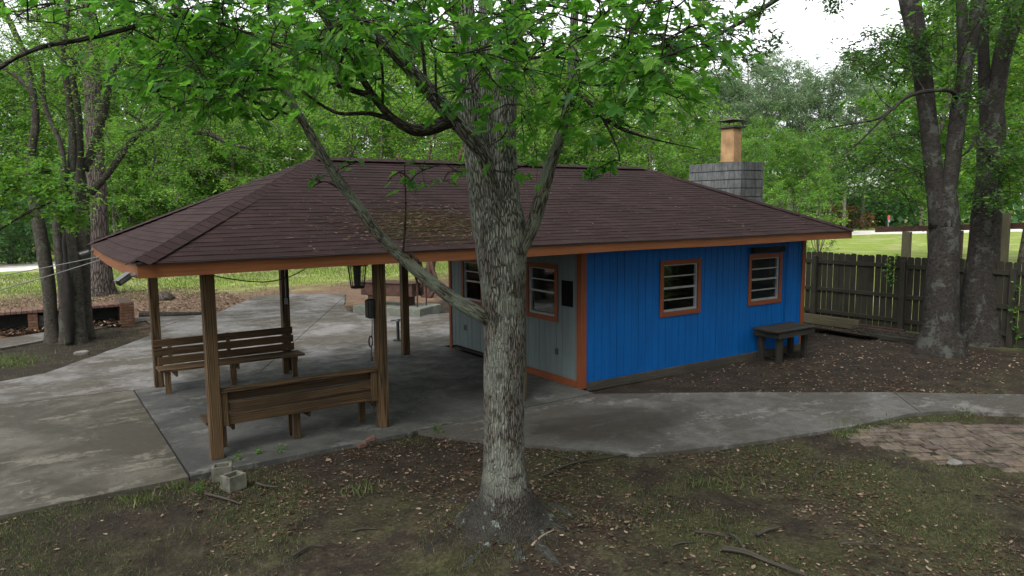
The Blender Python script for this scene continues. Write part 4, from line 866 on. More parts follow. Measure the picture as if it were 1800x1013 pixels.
# ------------------------------------------------------------------ fence
FX = 15.45; FH = 1.76
t = empty('picket_fence', (FX, 0, -0.05), 'dark weathered wooden picket fence right of the blue hut', 'fence')
posts = [6.75, 4.45, 2.15, -0.15, -2.45, -4.75, -7.0]; seed_y = 6.9
def hz(y): return 0.02*math.sin(y*1.7)
ylist = []; y = 6.8
while y > -7.0: ylist.append(y); y -= 0.157
for i, y in enumerate(ylist):
    pass
for a, b in zip(posts[:-1], posts[1:]):
    mb = MB()
    for y in [q_ for q_ in ylist if b < q_ <= a]:
        wd = 0.144+rng.uniform(-0.006, 0.006); h_ = FH+rng.uniform(-0.018, 0.015); y0 = y-wd/2; y1 = y+wd/2; dx = rng.uniform(-0.004, 0.004); tl = rng.normal(0, 0.004)
        pr = [(y0, 0.0), (y1, 0.0), (y1+tl, h_-0.028), (y1-0.024+tl, h_), (y0+0.024+tl, h_), (y0+tl, h_-0.028)]
        n = 6; lo = rng.uniform(0, 40, 3); V = [(FX+0.021+dx, p[0], p[1]) for p in pr]+[(FX+0.034+dx, p[0], p[1]) for p in pr]
        mb.add(V, [tuple(range(n)), tuple(range(n, 2*n))[::-1]]+[(k, n+k, n+(k+1) % n, (k+1) % n)[::-1] for k in range(n)], [(v[2]+lo[0], v[1]+lo[1], v[0]+lo[2]) for v in V])
    mb.build('picket_panel', 'fence', t)
    for z in (0.22, 0.80, 1.52):
        mb = MB(); mb.box(FX-0.020, FX+0.016, b+0.002, a-0.002, z-0.045+rng.uniform(-.01, .01), z+0.05); mb.build('rail', 'fence', t, bevel=0.004)
for y in posts:
    mb = MB(); mb.box(FX-0.115, FX-0.022, y-0.06, y+0.06, -0.08, FH-0.10 if y != -2.45 else FH-0.14); mb.build('fence_post', 'fence', t, bevel=0.004)

# timber beam on posts behind the fence
bz = 2.17; bx_ = 18.6
def beam_y(px, x):
    d = ray(px, 400); return CP[1]+d[1]*(x-CX)/d[0]
ya, yb2 = beam_y(1540, bx_), beam_y(1990, bx_)
t = empty('beam_trellis', (bx_, (ya+yb2)/2, -0.05), 'long red brown beam on short pale posts behind the picket fence', 'beam')
def zb(px, py):
    d = ray(px, py); s_ = (bx_-CX)/d[0]; return H+d[2]*s_
mb = MB(); z0 = zb(1541, 404); z1 = zb(1799, 397); yz = beam_y(1799, bx_); sl = (z1-z0)/(yz-ya)
mb.beam((bx_, ya, z0), (bx_, yb2, z0+sl*(yb2-ya)), 0.10, 0.15); mb.build('crossbeam', 'orange' if False else 'rust', t)
for px, top, m in ((1595, 0.0, 'pale_wood'), (1685, 0.0, 'rust'), (1772, 0.32, 'pale_wood'), (1900, 0.0, 'pale_wood')):
    yy = beam_y(px, bx_); zz_ = z0+sl*(yy-ya); mb = MB()
    if top: mb.box(bx_-0.15, bx_-0.055, yy-0.08, yy+0.08, -0.1, zz_+top)
    else: mb.box(bx_-0.06, bx_+0.06, yy-0.11, yy+0.11, -0.1, zz_-0.08)
    mb.build('beam_post', m, t, bevel=0.005)

# boards and timbers lying along the fence foot
def plank(a, b, wd, ht, m, lab, tilt=0.0, z=-0.03):
    a = np.array([a[0], a[1], z]); b = np.array([b[0], b[1], z]); mb = MB(); mb.beam(a, b, wd, ht, (0.0+tilt, 0, 1)); tag(mb.build('plank', m, None, (a+b)/2, bevel=0.004), lab, 'plank', 'timbers along the fence foot')
def gy(px, x): 
    d = ray(px, 590); return (x, CP[1]+d[1]*(x-CX)/d[0])
plank(gy(1395, 14.9), gy(1509, 14.9), 0.06, 0.24, 'pale_wood', 'pale thick timber on edge at the fence foot behind the blue hut', 0, 0.08)
plank(gy(1424, 14.0), gy(1538, 14.0), 0.42, 0.035, 'grey_wood', 'wide grey board lying flat in front of the pale timber', 0.25, 0.02)
plank(gy(1500, 14.7), gy(1700, 14.7), 0.14, 0.13, 'bark_dark', 'long dark timber lying by the fence post', 0, 0.02)
plank(gy(1530, 14.2), gy(1640, 14.2), 0.13, 0.10, 'grey_wood', 'lower dark timber running towards the big right trunk', 0, 0.0)
plank(gy(1505, 15.1), gy(1590, 15.1), 0.09, 0.05, 'rust', 'thin reddish strip of timber under the fence', 0, 0.05)

# far gate and marker by the second road
gp = B(1742, 96, 0); g2 = B(1792, 98, 0)
t = empty('metal_gate', (gp+g2)/2, 'blue grey tubular metal gate far off beside the road at right', 'gate')
mb = MB(); zg = 1.55
gz0 = 0.25
for k in range(6): mb.tube([gp+up*(gz0+k*0.22), g2+up*(gz0+k*0.22)], 0.035, 6)
for f_ in (0, 0.33, 0.66, 1): mb.tube([gp+(g2-gp)*f_+up*0.15, gp+(g2-gp)*f_+up*(gz0+1.15)], 0.04, 6)
mb.build('bars', plain('gate_blue_grey', (0.22, 0.30, 0.40), 0.5, 0.4, 0.3), t)
mb = MB(); mb.tube([g2+up*-0.05, g2+up*1.7], 0.09, 8); mb.build('gate_post', 'grey_wood', t)
q_ = B(1563, 84, 0); t = empty('marker_post', q_, 'small red and white marker post at the far roadside', 'marker')
mb = MB(); mb.tube([q_+up*-0.05, q_+up*1.05], 0.05, 8); mb.build('post', 'alu', t)
mb = MB(); mb.obox(q_+np.array([-0.04, -0.06, 1.25]), [RT, np.cross(RT, up), up], (0.26, 0.03, 0.8)); mb.build('board', plain('marker_red', (0.36, 0.06, 0.04), 0.5), t)
mb = MB(); mb.obox(q_+np.array([-0.06, -0.10, 0.98]), [RT, np.cross(RT, up), up], (0.26, 0.03, 0.3)); mb.build('board', 'alu', t)

# ================================================================== TREES
def limb_pts(path, n=None, dep=None, wpx=True):
    """path rows: (px, py, depth, width_px) -> points and radii in metres"""
    P = np.array([A(a, b, d) for a, b, d, w_ in path]); r = np.array([w_*d/F/2 for a, b, d, w_ in path]); n = n or 5*len(path)
    S = spline(np.c_[P, r], n); return S[:, :3], np.maximum(S[:, 3], 0.002)
def knobbly(P, r, n, amt, seed):
    g = np.random.default_rng(seed); th = np.linspace(0, 2*np.pi, n, endpoint=False); s_ = np.linspace(0, 1, len(P)); fl = np.ones((len(P), n))
    for k in range(6):
        m = g.integers(1, 5); fl += amt/2*np.sin(m*th[None]+g.uniform(0, 6)+s_[:, None]*g.uniform(3, 22))*g.uniform(0.4, 1)
    return fl
def flare(P, r, n, z0, hgt, amt, lobes, seed, sharp=6, base=0.35):
    g = np.random.default_rng(seed); th = np.linspace(0, 2*np.pi, n, endpoint=False); z = P[:, 2]-z0; k = np.exp(-np.maximum(z, 0)/hgt)
    lob = sum(g.uniform(0.5, 1)*np.maximum(0, np.cos(th-a))**sharp for a in lobes)
    return 1+amt*k[:, None]**1.3*(base+lob[None])

# ---------------------------------------------------------------- the maple in front of the pavilion
maple = empty('maple_tree', (MAPLE[0], MAPLE[1], -0.05), 'grey barked maple in front of the pavilion with mossy limbs and big lobed leaves', 'tree')
W_maple = []
def add_limb(mb, path, n=12, seg=None, k=0.06, seed=0, fl=None):
    P, r = limb_pts(path, seg); f_ = knobbly(P, r, n, k, seed); f_ = f_*fl(P, r, n) if fl else f_
    mb.tube(P, r, n, True, f_); W_maple.append(P); return P
tr = MB()
T0 = 6.82
def dz(py): return T0-0.055*(925-py)*T0/F*1.9    # trunk stands upright: depth shrinks a little with height
trunk = [(889, 985, 6.84, 96), (889, 925, 6.82, 92), (888, 860, 6.76, 80), (886, 780, 6.71, 74), (886, 700, 6.66, 73), (887, 620, 6.61, 74), (887, 560, 6.57, 76), (885, 500, 6.53, 80), (882, 440, 6.49, 87), (880, 390, 6.46, 86), (879, 350, 6.44, 70)]
P, r = limb_pts(trunk, 90); fl = knobbly(P, r, 72, 0.05, 3)*flare(P, r, 72, -0.02, 0.21, 1.75, [0.35, 1.3, 2.2, 3.3, 4.0, 4.9, 5.8], 5, 9, 0.19)*(1+0.05*np.random.default_rng(4).normal(0, 1, (len(P), 72))*np.exp(-np.maximum(P[:, 2], 0)/0.25)[:, None]); tr.tube(P, r, 72, True, fl); W_maple.append(P)
add_limb(tr, [(862, 430, 6.46, 50), (852, 380, 6.46, 50), (840, 300, 6.45, 44), (828, 200, 6.42, 43), (820, 100, 6.40, 42), (812, 0, 6.38, 38), (800, -160, 6.3, 30), (790, -360, 6.2, 20)], 18, 40, 0.07, 11)
add_limb(tr, [(895, 450, 6.44, 54), (892, 390, 6.43, 52), (889, 300, 6.40, 43), (887, 200, 6.38, 44), (893, 100, 6.36, 41), (905, 10, 6.34, 36), (918, -150, 6.3, 28), (930, -380, 6.2, 18)], 18, 40, 0.07, 12)
add_limb(tr, [(868, 430, 6.7, 20), (864, 330, 6.75, 20), (857, 200, 6.85, 19), (850, 60, 6.95, 16), (845, -100, 7.0, 10)], 10, 24, 0.06, 13)
# surface roots
for k, path in enumerate(([(850, 925), (805, 945), (770, 962), (745, 985), (738, 1010)], [(875, 965), (840, 985), (822, 1000), (800, 1012), (760, 1040)], [(905, 965), (912, 990), (915, 1015), (920, 1050)], [(940, 935), (985, 948), (1010, 952), (1035, 960)],
        [(955, 905), (1000, 915), (1040, 935), (1062, 952)], [(930, 960), (980, 1000), (1020, 1010), (1060, 1030)], [(830, 905), (790, 905), (755, 912)], [(800, 880), (778, 872), (760, 866)])):
    W = np.array([G(a, b, -0.05) for a, b in path]); 
    for i in range(len(W)): W[i, 2] = float(ground_z(W[i, 0], W[i, 1]))-0.010
    c = np.array([MAPLE[0], MAPLE[1], 0.0]); W = np.vstack([c+(W[0]-c)*0.45+np.array([0, 0, 0.08]), W]); W = W[:max(3, len(W)-1)]; S = spline(W, 26); S[:, 2] += rng.normal(0, 0.006, 26)-np.linspace(0, 0.02, 26)
    tr.tube(S, np.linspace(0.085 if k < 6 else 0.04, 0.022, 26)*(1+0.35*np.sin(np.linspace(0, 9+k, 26))), 9, True, knobbly(S, None, 9, 0.28, 60+k))
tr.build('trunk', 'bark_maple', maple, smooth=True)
lb = MB()
add_limb(lb, [(880, 575, 6.6, 26), (856, 560, 6.5, 25), (838, 549, 6.45, 25), (800, 528, 6.42, 23), (750, 490, 6.40, 22), (700, 448, 6.38, 20), (660, 405, 6.35, 20), (620, 350, 6.3, 18), (590, 310, 6.25, 17), (560, 260, 6.2, 16), (530, 210, 6.15, 15), (497, 155, 6.1, 14), (465, 115, 6.05, 13), (430, 80, 6.0, 13), (380, 55, 5.95, 12), (330, 25, 5.9, 10), (285, -5, 5.85, 9), (200, -60, 5.8, 7)], 12, 90, 0.10, 21)
lb.build('branch', 'bark_limb', maple, smooth=True)['label'] = 'long lichen covered limb crossing the roof to the left'
lb = MB()
add_limb(lb, [(885, 475, 6.5, 30), (912, 445, 6.45, 27), (935, 402, 6.42, 24), (950, 350, 6.4, 24), (967, 290, 6.38, 23), (985, 240, 6.36, 19), (997, 190, 6.34, 18), (1005, 130, 6.3, 18), (1010, 30, 6.28, 15), (1014, -90, 6.2, 11), (1010, -240, 6.1, 7)], 12, 60, 0.08, 22)
lb.build('branch', 'bark_limb', maple, smooth=True)['label'] = 'slim lichen covered limb rising right of the trunk'
lb = MB()
add_limb(lb, [(886, 470, 6.56, 20), (880, 430, 6.46, 26), (874, 390, 6.34, 27), (866, 340, 6.20, 26), (857, 295, 6.05, 25), (845, 265, 5.95, 27), (820, 235, 5.85, 29), (790, 200, 5.75, 29), (760, 165, 5.65, 27), (720, 120, 5.5, 23), (690, 90, 5.4, 20), (650, 50, 5.3, 16), (620, 15, 5.2, 12), (570, -60, 5.1, 8)], 14, 60, 0.09, 23)
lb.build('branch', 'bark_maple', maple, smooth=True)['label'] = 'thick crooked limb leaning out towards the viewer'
lb = MB()
add_limb(lb, [(800, 213, 5.78, 24), (785, 214, 5.75, 24), (755, 226, 5.7, 23), (728, 229, 5.65, 21), (700, 215, 5.6, 17), (675, 193, 5.55, 14), (650, 160, 5.5, 12), (620, 110, 5.4, 10), (590, 65, 5.35, 8), (560, 20, 5.3, 6)], 10, 40, 0.12, 24)
add_limb(lb, [(700, 214, 5.6, 10), (650, 200, 5.5, 8), (590, 198, 5.4, 6), (530, 160, 5.3, 4)], 7, 20, 0.06, 25)
add_limb(lb, [(662, 172, 5.52, 12), (600, 152, 5.45, 10), (550, 125, 5.4, 8), (500, 88, 5.35, 7), (440, 60, 5.3, 5), (380, 40, 5.2, 4)], 7, 24, 0.06, 26)
add_limb(lb, [(748, 150, 5.62, 8), (744, 95, 5.55, 7), (735, 50, 5.5, 6), (714, 5, 5.45, 5)], 6, 14, 0.06, 27)
add_limb(lb, [(672, 190, 5.54, 6), (672, 120, 5.45, 5), (660, 70, 5.4, 4)], 6, 12, 0.06, 28)
add_limb(lb, [(838, 258, 5.94, 9), (800, 205, 5.7, 7), (770, 180, 5.6, 5), (765, 90, 5.4, 4)], 6, 14, 0.05, 29)
lb.build('branch', 'bark_dark', maple, smooth=True)['label'] = 'dark forked limb hanging left over the roof'  # dark bark puts the shade of the backlit underside into the limb colour
lb = MB()
add_limb(lb, [(392, 62, 5.95, 10), (330, 30, 5.8, 9), (285, 30, 5.7, 10), (240, 46, 5.6, 9), (150, 68, 5.5, 9), (80, 81, 5.4, 8), (30, 101, 5.3, 7), (-10, 126, 5.2, 7), (-70, 170, 5.1, 4)], 8, 40, 0.06, 31)
add_limb(lb, [(708, 452, 6.38, 5), (712, 400, 6.33, 4), (713, 345, 6.3, 3), (711, 290, 6.28, 2)], 6, 16, 0.05, 32)
add_limb(lb, [(738, 463, 6.38, 6), (722, 450, 6.5, 5), (740, 520, 6.6, 4)], 6, 10, 0.05, 33)
for k, pth in enumerate(([(1000, 160, 6.3, 7), (1030, 175, 6.0, 7), (1060, 205, 5.9, 7), (1090, 225, 5.8, 7), (1130, 240, 5.7, 4), (1180, 252, 5.6, 2.4), (1225, 262, 5.5, 1.5)], [(1000, 140, 6.3, 6), (1060, 150, 5.8, 5), (1120, 130, 5.3, 4), (1160, 90, 5.0, 3)],
        [(900, 30, 6.3, 8), (960, 10, 5.6, 6), (1040, 30, 5.0, 5), (1120, 60, 4.7, 4)], [(893, 110, 6.3, 7), (960, 100, 5.8, 5), (1040, 110, 5.3, 4)], [(1060, 208, 5.9, 5), (1085, 260, 5.8, 3), (1090, 285, 5.8, 2)], [(820, 110, 6.3, 8), (780, 60, 5.6, 6), (720, 20, 5.0, 5), (640, -20, 4.7, 4)],
        [(497, 155, 6.1, 6), (420, 160, 5.9, 5), (330, 150, 5.7, 4), (260, 130, 5.6, 3)], [(530, 210, 6.15, 5), (450, 180, 6.0, 4), (380, 150, 5.9, 3)], [(505, 180, 6.1, 5), (470, 210, 6.0, 4), (430, 150, 5.9, 3)], [(620, 350, 6.3, 4), (575, 320, 6.3, 3), (545, 330, 6.3, 2)])):
    add_limb(lb, pth, 6, 22, 0.05, 40+k)
WM = np.concatenate(W_maple)
# foliage: seen sprays, then the crown above the picture that shades the yard
g = np.random.default_rng(21); cl = []
def sprays(n, x0, x1, y0, y1, d0, d1, rad=(0.28, 0.5), cnt=(8, 16)):
    for _ in range(n): cl.append((A(g.uniform(x0, x1), g.uniform(y0, y1), g.uniform(d0, d1)), g.uniform(*rad), int(g.uniform(*cnt))))
sprays(70, 230, 580, -45, 125, 4.9, 6.6); sprays(16, 250, 520, 100, 190, 5.2, 6.2); sprays(8, 300, 420, 40, 160, 5.0, 6)
sprays(46, 560, 900, -50, 95, 4.3, 6.2); sprays(7, 560, 700, 60, 150, 5.0, 5.8); sprays(5, 770, 900, 90, 165, 4.6, 5.6, (0.2, 0.35), (5, 9))
sprays(50, 900, 1230, -40, 130, 4.2, 6.2); sprays(24, 900, 1200, 80, 200, 4.8, 6.2); sprays(8, 1150, 1290, -20, 70, 4.6, 5.6, (0.25, 0.4)); sprays(6, 960, 1120, 180, 235, 5.2, 6.2, (0.2, 0.35), (4, 9))
sprays(14, 0, 240, -60, 25, 4.8, 5.8, (0.25, 0.4), (5, 10))
for px, py, d, rd, n in ((1235, 78, 4.3, 0.22, 6), (1262, 92, 4.3, 0.2, 5), (1190, 95, 4.6, 0.25, 7), (770, 175, 5.0, 0.16, 4), (760, 166, 5.0, 0.14, 3), (702, 302, 6.2, 0.14, 5), (742, 300, 6.1, 0.16, 6), (722, 318, 6.1, 0.14, 5), (780, 318, 6.2, 0.10, 4), (800, 300, 6.2, 0.12, 4), (615, 290, 6.2, 0.1, 3), (555, 315, 6.2, 0.12, 4),
        (1050, 296, 5.9, 0.16, 7), (1075, 285, 5.9, 0.18, 8), (1040, 305, 5.9, 0.10, 4), (122, 118, 5.2, 0.08, 2), (30, 28, 5.0, 0.2, 5), (95, 40, 5.0, 0.18, 5), (428, 180, 5.8, 0.16, 6), (432, 195, 5.8, 0.1, 4), (925, 290, 6.0, 0.08, 2), (915, 215, 6.1, 0.15, 4), (880, 245, 6.1, 0.1, 3), (620, 30, 4.6, 0.2, 6), (850, 120, 4.6, 0.25, 8), (800, 40, 4.4, 0.25, 8)):
    cl.append((A(px, py, d), rd, n))
nvis = len(cl)
for _ in range(330):
    a, q_ = g.uniform(0, 2*np.pi), g.uniform(0.1, 1)**0.5; z = g.uniform(5.3, 10.5); rr = 6.6*q_*(1 if z < 8.5 else 0.75)
    p = np.array([MAPLE[0]+rr*math.cos(a), MAPLE[1]+rr*math.sin(a), z]); d = (p-CP)@FW
    if d > 0.3:
        yy = 506.5-F*((p-CP)@UP)/d; xx = 900+F*((p-CP)@RT)/d
        if yy > -70 and -50 < xx < 1850: continue
    cl.append((p, g.uniform(0.55, 0.9), int(g.uniform(24, 38))))
for _ in range(14):
    a = g.uniform(0, 6.28); e = np.array([MAPLE[0]+4*math.cos(a), MAPLE[1]+4*math.sin(a), g.uniform(6.5, 10)]); b = WM[np.argmax(WM[:, 2])] if g.uniform() < .5 else A(900, -160, 6.3)
    S = spline([b, (b+e)/2+np.array([0, 0, 0.8]), e], 14)
    if all(((p-CP)@FW < 0.3) or (506.5-F*((p-CP)@UP)/((p-CP)@FW) < 20) for p in S): lb.tube(S, np.linspace(0.06, 0.015, 14), 7); WM = np.vstack([WM, S])
cl = [(c, r_, int(n*1.2)) for c, r_, n in cl]
LP, LD, LT = clumps_to_leaves(lb, WM, cl, g, 0.006, 4)
lb.build('branch', 'bark_dark', maple, smooth=True)['label'] = 'fine twigs carrying the lobed leaves'
me = leaf_mesh('crown', LP, 0.096, maple_leaf(), up=0.55, droop=0.6, tint=LT, r=g, fwd=LD); link('crown', me, 'lf_maple', maple, world=True)

# ---------------------------------------------------------------- generic near tree from pixel limbs
def near_tree(name, base, label, limbs, clumps, bark, leaf, size, shape, seed, flare_amt=0.6, flare_h=0.35, lobes=(0.4, 1.9, 3.2, 4.4, 5.5), twig=0.012, up_=0.45, sub=5, nseg=18, seg=44):
    g = np.random.default_rng(seed); t = empty(name, base, label, 'tree'); mb = MB(); W = []
    for k, L in enumerate(limbs):
        P, r = limb_pts(L, seg if L[0][3] > 14 else 24); n = nseg if L[0][3] > 14 else 7; f_ = knobbly(P, r, n, 0.07, seed+k)
        if L[0][1] > 560 or (L[0][1] > 500 and L[0][3] > 25): f_ = f_*flare(P, r, n, base[2], flare_h, flare_amt, lobes, seed+k)
        mb.tube(P, r, n, True, f_); W.append(P)
    W = np.concatenate(W); tw = MB() if twig < 0.02 else mb; LP, LD, LT = clumps_to_leaves(tw, W, clumps(g), g, twig, sub)
    mb.build('trunk', bark, t, smooth=True); (tw.build('twig', 'bark_dark', t) if tw is not mb else None)
    me = leaf_mesh('crown', LP, size, shape, up=up_, droop=0.2, tint=LT, r=g, fwd=LD); link('crown', me, leaf, t, world=True); return t
def box_clumps(g, spec):
    out = []
    for n, x0, x1, y0, y1, d0, d1, r0, r1, c0, c1 in spec:
        for _ in range(n): out.append((A(g.uniform(x0, x1), g.uniform(y0, y1), g.uniform(d0, d1)), g.uniform(r0, r1), int(g.uniform(c0, c1))))
    return out

# left forked tree
b = G(118, 600, -0.04); dl = (b-CP)@FW
near_tree('forked_tree', (b[0], b[1], -0.05), 'old forked tree with four grey trunks and a hollow in the left dirt island',
    [[(94, 610, dl, 26), (90, 570, dl, 22), (85, 500, dl, 22), (72, 420, dl, 21), (60, 345, dl, 19), (54, 280, dl, 15), (62, 220, dl, 13), (59, 170, dl, 12), (43, 99, dl, 11), (16, 36, dl, 9), (-10, -20, dl, 8), (-40, -120, dl, 5)],
     [(118, 615, dl-.2, 23), (114, 570, dl-.2, 18), (110, 500, dl-.2, 15), (104, 440, dl-.2, 15), (100, 390, dl-.2, 13), (110, 330, dl-.2, 12), (108, 260, dl-.2, 9), (80, 190, dl, 8), (75, 120, dl, 5)],
     [(137, 612, dl-.1, 32), (135, 570, dl-.1, 26), (132, 500, dl-.1, 23), (122, 430, dl, 21), (112, 390, dl, 18), (120, 330, dl, 15), (128, 260, dl, 14), (122, 180, dl, 12), (112, 100, dl, 10), (118, 20, dl, 9), (120, -80, dl, 6)],
     [(152, 598, dl+.4, 28), (150, 560, dl+.4, 25), (146, 500, dl+.4, 23), (146, 430, dl+.4, 22), (144, 350, dl+.4, 21), (140, 290, dl+.4, 16), (138, 200, dl+.4, 11), (128, 125, dl+.4, 9), (150, 60, dl+.4, 9), (158, -20, dl+.4, 7), (165, -100, dl+.4, 4)],
     [(148, 300, dl+.5, 15), (168, 250, dl+.5, 14), (183, 195, dl+.5, 13), (196, 140, dl+.5, 12), (212, 90, dl+.5, 11), (228, 30, dl+.5, 9), (238, -40, dl+.5, 8), (245, -120, dl+.5, 4)],
     [(150, 350, dl+.5, 14), (185, 312, dl+.5, 12), (215, 270, dl+.5, 12), (240, 240, dl+.5, 10), (268, 225, dl+.5, 9), (300, 196, dl+.5, 9), (335, 190, dl+.5, 7), (385, 170, dl+.5, 4)],
     [(58, 165, dl, 9), (30, 135, dl, 8), (0, 115, dl, 7), (-40, 80, dl, 5)], [(330, 232, dl+.6, 8), (370, 236, dl+.6, 9), (400, 252, dl+.6, 8), (440, 262, dl+.6, 5)],
     [(262, 228, dl+.5, 6), (235, 205, dl+.4, 5), (222, 198, dl+.4, 3)], [(266, 230, dl+.5, 5), (272, 270, dl+.5, 4), (268, 300, dl+.4, 3)]],
    lambda g: box_clumps(g, [(120, -60, 330, -60, 120, dl-2, dl+2.5, .5, .9, 70, 120), (90, -40, 340, 60, 270, dl-1.5, dl+2.5, .4, .8, 55, 90), (22, 170, 460, 160, 300, dl-1, dl+2, .4, .7, 45, 80), (40, -200, 400, -420, -60, dl-3, dl+3, .7, 1.1, 50, 80)]),
    'bark_left', 'lf_mid', 0.085, oblong(), 61, 0.30, 0.22, (0.6, 2.1, 3.6, 5.0), 0.008, 0.5, 6)
ft = bpy.data.objects['forked_tree']; mb = MB(); P, r = limb_pts([(122, 606, dl-.42, 12), (121, 570, dl-.42, 15), (119, 520, dl-.40, 14), (116, 470, dl-.36, 10), (113, 430, dl-.3, 6), (112, 405, dl-.2, 3)], 30); mb.tube(P, r, 10, True, knobbly(P, r, 10, 0.3, 9)); mb.build('hollow', 'dark', ft, smooth=True)  # solid dark lump: the shade inside the hollow is put into its colour
# leafy young maple at the left edge in front of the forked tree
b = G(-30, 640, -0.04); d2 = 14.8
near_tree('young_maple', (b[0], b[1], -0.05), 'bright green young maple leaning in at the left edge', [[(-70, 640, d2+.5, 14), (-60, 560, d2+.4, 12), (-45, 450, d2, 10), (-10, 360, d2, 8), (40, 310, d2, 6), (90, 300, d2, 4)], [(-40, 430, d2, 7), (20, 390, d2, 5), (80, 360, d2, 4), (130, 350, d2, 3)]],
    lambda g: box_clumps(g, [(26, -40, 90, 280, 340, d2-.6, d2+.5, .25, .5, 40, 80), (20, -30, 130, 320, 385, d2-.6, d2+.3, .25, .45, 40, 70), (7, 90, 160, 350, 400, d2-.4, d2+.2, .2, .3, 30, 50)]), 'bark_dark', 'lf_bright', 0.075, (maple_leaf()[0][:24], maple_leaf()[1][:2]), 62, 0.2, 0.3, twig=0.006, up_=0.6)
# right pair of oaks
bA = G(1650, 620, -0.05); da = (bA-CP)@FW
near_tree('oak_tree', (bA[0], bA[1], -0.05), 'big dark double trunk oak before the picket fence, left of the two oaks', [
    [(1650, 640, da, 76), (1651, 622, da, 70), (1653, 590, da, 62), (1655, 560, da, 57), (1656, 500, da, 50), (1658, 440, da, 48), (1660, 390, da, 49), (1658, 340, da, 44)],
    [(1650, 400, da, 33), (1645, 340, da, 30), (1638, 270, da, 29), (1630, 200, da, 29), (1622, 130, da, 31), (1612, 60, da, 33), (1597, -10, da, 32), (1580, -120, da, 26), (1560, -300, da, 19)],
    [(1664, 400, da-.15, 28), (1668, 340, da-.15, 26), (1675, 280, da-.15, 26), (1683, 220, da-.15, 26), (1688, 175, da-.15, 25), (1695, 130, da-.15, 23), (1692, 60, da-.15, 18), (1688, -20, da-.15, 16), (1680, -160, da-.1, 12)],
    [(1696, 140, da, 18), (1706, 90, da, 19), (1716, 30, da, 21), (1722, -40, da, 19), (1730, -200, da, 14)],
    [(1682, 172, da-.2, 9), (1672, 160, da-.5, 8), (1650, 159, da-.6, 7), (1620, 162, da-.7, 7), (1592, 172, da-.8, 6), (1565, 195, da-.9, 6), (1540, 210, da-1, 4), (1500, 217, da-1, 3), (1452, 226, da-1, 2)],
    [(1590, -60, da, 14), (1545, -105, da-.5, 11), (1480, -90, da-1, 11), (1410, -30, da-1.4, 10), (1360, 2, da-1.6, 9), (1310, 35, da-1.8, 8), (1262, 62, da-2, 6), (1235, 95, da-2.1, 3)],
    [(1568, 192, da-.9, 5), (1545, 215, da-1, 4), (1510, 250, da-1, 3), (1480, 275, da-1, 2)]],
    lambda g: box_clumps(g, [(26, 1500, 1640, 60, 150, da-1, da+1.5, .35, .6, 60, 110), (16, 1560, 1800, -30, 70, da-1.5, da+1.5, .4, .6, 60, 100), (7, 1425, 1500, -20, 12, da-2, da, .25, .35, 40, 62), (34, 1470, 1640, 225, 365, da-.5, da+2.5, .3, .55, 45, 80), (10, 1640, 1760, 60, 200, da+.5, da+2, .35, .6, 40, 62), (6, 1560, 1730, 60, 240, da-1.2, da-.4, .25, .45, 25, 50), (46, 1350, 1900, -420, -40, da-3, da+2.5, .7, 1.1, 60, 79), (13, 1240, 1345, 20, 105, da-2.5, da-1, .3, .5, 50, 70)]),
    'bark_oak', 'lf_oak', 0.12, oblong(), 71, 0.26, 0.30, (0.2, 1.3, 2.6, 3.6, 4.7, 5.6), 0.009, 0.4)
bB = G(1728, 603, -0.05); db = (bB-CP)@FW
near_tree('oak_tree', (bB[0], bB[1], -0.05), 'big dark forked oak behind the first oak, rightmost trunk by the fence', [
    [(1722, 620, db, 72), (1722, 600, db, 65), (1722, 560, db, 60), (1724, 500, db, 53), (1730, 430, db, 49), (1735, 370, db, 47), (1738, 310, db, 39), (1740, 260, db, 39), (1744, 235, db, 39), (1743, 190, db, 37), (1742, 160, db, 35)],
    [(1744, 235, db, 32), (1752, 160, db, 29), (1762, 100, db, 28), (1778, 45, db, 29), (1793, 0, db, 28), (1815, -80, db, 23), (1850, -240, db, 16)],
    [(1738, 240, db+.1, 26), (1732, 160, db+.1, 21), (1728, 90, db+.1, 18), (1732, 20, db+.1, 16), (1735, -80, db+.1, 13), (1740, -240, db, 9)],
    [(1742, 275, db-.3, 9), (1722, 255, db-.3, 8), (1716, 240, db-.3, 6), (1705, 262, db-.4, 5), (1690, 275, db-.4, 3)]],
    lambda g: box_clumps(g, [(20, 1700, 1820, 0, 110, db-1, db+1.5, .4, .6, 50, 79), (15, 1725, 1830, 250, 330, db-1.5, db-.6, .3, .5, 60, 100), (10, 1700, 1830, 320, 360, db-1.2, db, .3, .4, 40, 62), (36, 1600, 2100, -420, -20, db-2, db+3, .7, 1.1, 60, 79)]),
    'bark_oak', 'lf_oak', 0.11, oblong(), 72, 0.24, 0.30, (0.8, 2.0, 3.1, 4.2, 5.3), 0.009, 0.4)
# tall pine at left
bp = G(178, 519, -0.05); dp = (bp-CP)@FW
PN = (np.array([(0, 0, 0), (0.05, 0.5, 0), (0, 1, 0), (-0.05, 0.5, 0)]), [(0, 1, 2, 3)])
near_tree('pine_tree', (bp[0], bp[1], -0.05), 'tall rough barked pine trunk behind the brick seat', [[(176, 530, dp, 50), (176, 515, dp, 44), (175, 470, dp, 38), (172, 400, dp, 35), (168, 300, dp, 32), (164, 200, dp, 28), (160, 100, dp, 25), (156, 0, dp, 22), (150, -200, dp, 17), (145, -420, dp, 10)]],
    lambda g: box_clumps(g, [(34, 0, 320, -420, -60, dp-3, dp+3, .7, 1.1, 70, 110)]), 'bark_pine', 'lf_pine', 0.30, PN, 73, 0.4, 0.5, (0.5, 2.5, 4.2), 0.02, 0.3)
